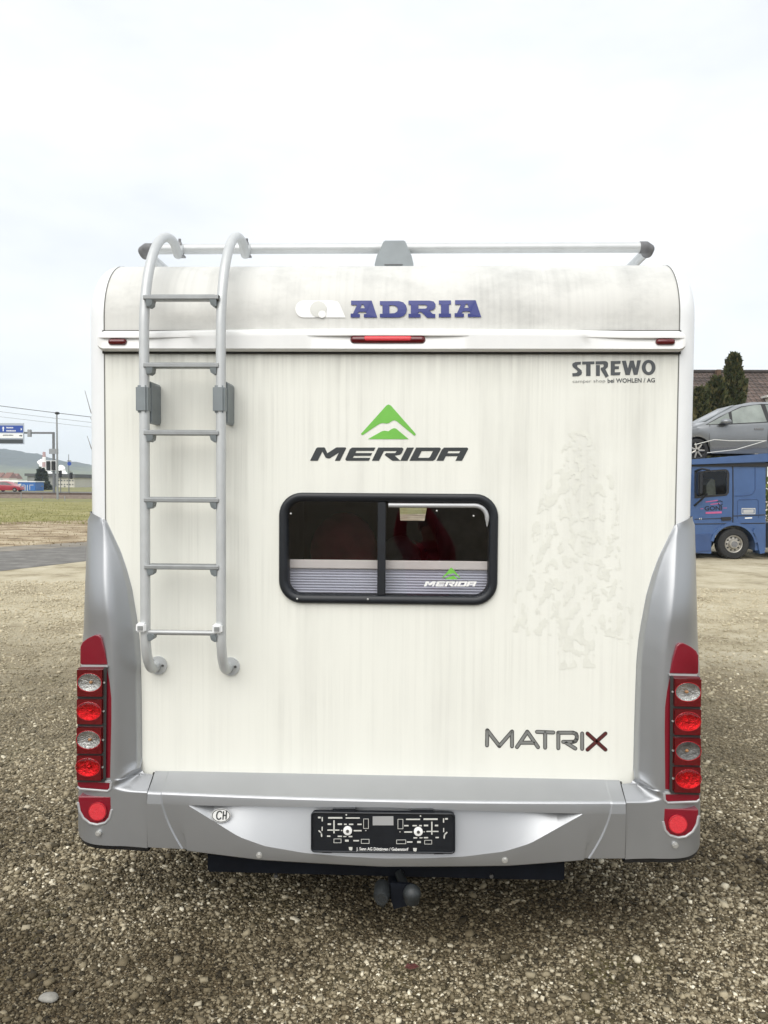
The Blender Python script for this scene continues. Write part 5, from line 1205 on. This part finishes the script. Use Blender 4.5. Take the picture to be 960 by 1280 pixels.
# fir tree
def fir(px, top, Y, hw_px, label, seed, n=3500):
    rg = np.random.default_rng(seed); k = (Y-CAM.y)/FPX; b = P(px, 612, Y); h = P(px, top, Y).z; W_ = hw_px*k
    root = thing('fir_tree', label, 'tree', (b.x, Y, 0)); MB().tube([(b.x, Y, 0), (b.x, Y, h)], [.2, .03], 8).build('trunk', M['bark'], root)
    t = rg.uniform(.06, 1, n)**1.2; ang = rg.uniform(0, 6.283, n); tier = (t*9) % 1
    r = W_*(1-t)**.8*(1.0-.5*tier)*(1+.3*np.sin(ang*2+t*7))*np.sqrt(rg.uniform(.05, 1, n))*1.15
    pts = np.c_[b.x+r*np.cos(ang), Y+r*np.sin(ang), h*t-.12*r]; d = np.c_[np.cos(ang), np.sin(ang), -.35+rg.normal(0, .2, n)]
    leaves(pts, d+rg.normal(0, .35, (n, 3)), .55, rg).build('crown', M['fir'], root, fix=False)
fir(52.3, 586, 135, 8, 'dark fir tree standing right of the blue kiosk', 11)
# bare sapling, mostly hidden by the motorhome
bt = thing('bare_tree', 'bare leafless sapling whose twigs peep out left of the motorhome', 'tree', (P(128, 600, 13).x, 13, 0))
tx = P(128, 600, 13).x
MB().tube([(tx, 13, 0), (tx+.03, 13, 1.6), (tx+.05, 13, 3.2), (tx, 13, 4.6)], [.05, .04, .025, .008], 8).build('trunk', M['bark'], bt, 60)
for (pa, pb, pc) in (((122, 580), (114, 560), (109, 545)), ((124, 545), (116, 528), (113, 522)), ((121, 530), (113.5, 515), (106, 488)), ((130, 520), (134, 500), (137, 470)), ((130, 560), (137, 545), (142, 520))):
    MB().tube([P(*pa, 13), P(*pb, 13), P(*pc, 13)], [.012, .008, .004], 6).build('branch', M['bark'], bt)

# ---- wooded hill and flat land
def hill_mat():
    m, t, b = nodes('wooded_hill'); b.inputs['Roughness'].default_value = 1; b.inputs['Specular IOR Level'].default_value = 0
    tc = t.nodes.new('ShaderNodeTexCoord'); n = t.nodes.new('ShaderNodeTexNoise'); n.inputs['Scale'].default_value = .02; n.inputs['Detail'].default_value = 9; n.inputs['Roughness'].default_value = .7
    t.links.new(tc.outputs['Object'], n.inputs['Vector']); sp = t.nodes.new('ShaderNodeSeparateXYZ'); t.links.new(tc.outputs['Object'], sp.inputs[0])
    a = t.nodes.new('ShaderNodeMath'); a.operation = 'MULTIPLY_ADD'; a.inputs[1].default_value = 60; t.links.new(n.outputs['Fac'], a.inputs[0]); t.links.new(sp.outputs['Z'], a.inputs[2])
    r = t.nodes.new('ShaderNodeMapRange'); r.inputs['From Min'].default_value = 46; r.inputs['From Max'].default_value = 62; t.links.new(a.outputs[0], r.inputs['Value'])
    mx = t.nodes.new('ShaderNodeMix'); mx.data_type = 'RGBA'; mx.inputs['A'].default_value = (.13, .14, .06, 1); mx.inputs['B'].default_value = (.032, .036, .034, 1); t.links.new(r.outputs[0], mx.inputs['Factor']); t.links.new(mx.outputs['Result'], b.inputs['Base Color']); return m
YHL = 1500.; hm = MB(); rows = []
ridge = [(-900, 40), (-500, 552), (-200, 556), (0, 562), (25, 563.5), (48, 568), (60, 571), (80, 575.5), (100, 580), (115, 584), (160, 592), (260, 596)]
ridge[0] = (-900, 556)
nx = 330; HX = list(np.linspace(-900, -120, 31)[:-1])+list(np.linspace(-120, 260, 301))
for j in range(15):
    t = j/14; row = []
    for i in range(nx+1):
        px = HX[i]; py = float(np.interp(px, [q[0] for q in ridge], [q[1] for q in ridge])); top = P(px, py, YHL)
        z = top.z*(ss(t*1.02)**.9); q = Vector((top.x, YHL-500*(1-t), z))
        z += (mnoise.fractal(Vector((q.x*.012, q.y*.012, 0)), .9, 2, 5)*5+mnoise.noise(Vector((q.x*.09, q.y*.09, 3)))*3.0+mnoise.noise(Vector((q.x*.25, q.y*.25, 3)))*1.8)*t
        row.append((q.x, q.y, z if j else -1))
    rows.append(row)
rows.append([(x, y+400, -1) for x, y, z in rows[-1]])
hm.loft(rows); tag(hm.build('hill', hill_mat(), None, 60), 'long wooded hill on the left horizon', None, None, 'structure')

# ---- haze
hz = bpy.data.materials.new('haze'); hz.use_nodes = True; t_ = hz.node_tree; t_.nodes.clear(); o_ = t_.nodes.new('ShaderNodeOutputMaterial'); pv = t_.nodes.new('ShaderNodeVolumePrincipled')
pv.inputs['Density'].default_value = .00040; pv.inputs['Color'].default_value = (.76, .87, 1, 1); pv.inputs['Anisotropy'].default_value = .2; t_.links.new(pv.outputs[0], o_.inputs['Volume'])
hb = MB().box(-2050, 2050, -2050, 2050, -2, 130).build('haze', hz); tag(hb, 'pale blue haze over the far hill', None, None, 'stuff')

# ================================================================== SMALL THINGS ON THE YARD
p = G(61, 1251); st = MB(); st.ellipsoid((p.x, p.y, .012), (.036, .022, .014), 12, 8); st.v = [tuple(Vector(v)+Vector((mnoise.noise(Vector(v)*40), mnoise.noise(Vector(v)*40+Vector((5, 0, 0))), 0))*.006) for v in st.v]
tag(st.build('stone', mat('pale_stone', (.26, .25, .22), .7, var=.15, scale=40), None, 60), 'largest pale flat stone on the gravel at lower left', 'stone')
p = G(515, 1217); lf = MB(); pts = [(-.028, 0), (-.018, .010), (-.004, .016), (.010, .012), (.026, .002), (.012, -.010), (-.006, -.014), (-.020, -.008)]
lf.add([(p.x, p.y, .030)]+[(p.x+a, p.y+b*1.3, .022+.008*abs(math.sin(i*1.7))) for i, (a, b) in enumerate(pts)], [(0, i+1, (i+1) % 8+1) for i in range(8)])
tag(lf.build('fallen_leaf', mat('dark_red_leaf', (.10, .03, .025), .7, var=.3, scale=80)), 'dark red fallen leaf on the gravel in front of the tow hitch', 'leaf')

# ================================================================== PERSON TAKING THE PICTURE (seen reflected in the right window pane)
def photographer():
    root = thing('person', 'person in a red jacket holding up a phone, reflected in the right window pane', 'person', (.24, -3.36, 0))
    V = {'pel': (.24, -3.37, .80, .135), 'waist': (.24, -3.38, .95, .135), 'chest': (.245, -3.375, 1.13, .155), 'col': (.25, -3.36, 1.245, .10), 'neck': (.25, -3.345, 1.31, .052), 'jaw': (.25, -3.325, 1.375, .070), 'head': (.25, -3.33, 1.45, .088), 'crown': (.25, -3.34, 1.515, .062),
         'shL': (.085, -3.365, 1.225, .072), 'elL': (.0, -3.19, 1.37, .058), 'wrL': (.045, -3.035, 1.66, .034), 'haL': (.050, -2.992, 1.745, .024),
         'shR': (.415, -3.365, 1.225, .072), 'elR': (.355, -3.16, 1.36, .058), 'wrR': (.165, -3.035, 1.655, .034), 'haR': (.138, -2.992, 1.745, .024),
         'hipL': (.15, -3.37, .74, .095), 'knL': (.13, -3.34, .42, .066), 'anL': (.13, -3.38, .085, .048), 'toL': (.12, -3.22, .045, .040),
         'hipR': (.33, -3.37, .74, .095), 'knR': (.35, -3.34, .42, .066), 'anR': (.35, -3.38, .085, .048), 'toR': (.37, -3.22, .045, .040)}
    E_ = ['pel waist', 'waist chest', 'chest col', 'col neck', 'neck jaw', 'jaw head', 'head crown', 'chest shL', 'shL elL', 'elL wrL', 'wrL haL', 'chest shR', 'shR elR', 'elR wrR', 'wrR haR', 'pel hipL', 'hipL knL', 'knL anL', 'anL toL', 'pel hipR', 'hipR knR', 'knR anR', 'anR toR']
    ks = list(V); me = bpy.data.meshes.new('skel'); off = root.location
    me.from_pydata([(V[k][0]-off.x, V[k][1]-off.y, V[k][2]) for k in ks], [tuple(ks.index(q) for q in e.split()) for e in E_], [])
    ob = bpy.data.objects.new('skel', me); C.objects.link(ob)
    md = ob.modifiers.new('Skin', 'SKIN'); md.use_smooth_shade = True
    for i, k in enumerate(ks):
        sv = me.skin_vertices[0].data[i]; r = V[k][3]; sv.radius = (r*(1.25 if k in ('pel', 'waist', 'chest') else 1), r*(.85 if k in ('pel', 'waist', 'chest') else 1)); sv.use_root = (k == 'pel')
    sb = ob.modifiers.new('Sub', 'SUBSURF'); sb.levels = 2
    bm2 = bpy.data.meshes.new_from_object(ob.evaluated_get(bpy.context.evaluated_depsgraph_get())); bpy.data.objects.remove(ob)
    body = MB(); body.add([v.co+off for v in bm2.vertices], [tuple(p.vertices) for p in bm2.polygons]); bpy.data.meshes.remove(bm2)
    # fingers round the phone edges, thumbs on the screen side
    for sg, hx in ((-1, .050), (1, .138)):
        for i, ln in enumerate((.9, 1, .95, .8)):
            z = 1.765-.018*i; ex = .0905+sg*(.040-.012*ln)
            body.tube([(hx, -2.992, z-.006), (hx+sg*.004, -2.978, z), (hx-sg*.002, -2.966, z+.001), (ex+sg*.004, -2.9635, z+.001)], [.0095, .009, .0085, .007], 8)
        body.tube([(hx, -3.0, 1.735), (hx-sg*.008, -2.998, 1.76), (hx-sg*.022, -2.996, 1.785)], [.011, .010, .008], 8)
    for q in body.f:
        pass
    body.ellipsoid((.25, -3.237, 1.44), (.013, .016, .022), 8, 6)     # nose
    for sg in (-1, 1): body.ellipsoid((.25+sg*.088, -3.335, 1.44), (.012, .02, .03), 8, 6)
    mats = [mat('red_jacket', (.40, .025, .04), .8, var=.1, scale=15), mat('dark_trousers', (.03, .035, .05), .9), mat('skin', (.52, .33, .25), .6), mat('dark_shoes', (.02, .02, .02), .6)]
    body.mi = []
    for f in body.f:
        c = sum((Vector(body.v[i]) for i in f), Vector())/len(f)
        if c.z > 1.325 and abs(c.x-.25) < .13 and c.y < -3.2 and abs(c.x-.25) < .105: m_ = 2
        elif c.z > 1.68 and c.y > -3.05: m_ = 2
        elif c.z < .10: m_ = 3
        elif c.z < .74: m_ = 1
        else: m_ = 0
        body.mi.append(m_)
    bo = body.build('body', mats, root, 80, fix=False)
    hair = MB(); hair.ellipsoid((.25, -3.352, 1.475), (.098, .098, .088), 18, 12); hair.build('hair', mat('grey_hair', (.16, .14, .12), .9, var=.3, scale=60), root, 60)
    for sg in (-1, 1): MB().ellipsoid((.25+sg*.034, -3.247, 1.462), (.014, .006, .007), 8, 6).build('eye', M['char'], root, 60)
    MB().ellipsoid((.25, -3.250, 1.395), (.026, .006, .006), 8, 6).build('mouth', mat('lips', (.3, .1, .09), .6), root, 60)
photographer()
ph = MB().box(.0905-.0375, .0905+.0375, -2.982, -2.974, 1.66, 1.815, .004)
tag(ph.build('phone', M['black']), 'black phone held up by the reflected person in the red jacket', 'phone')
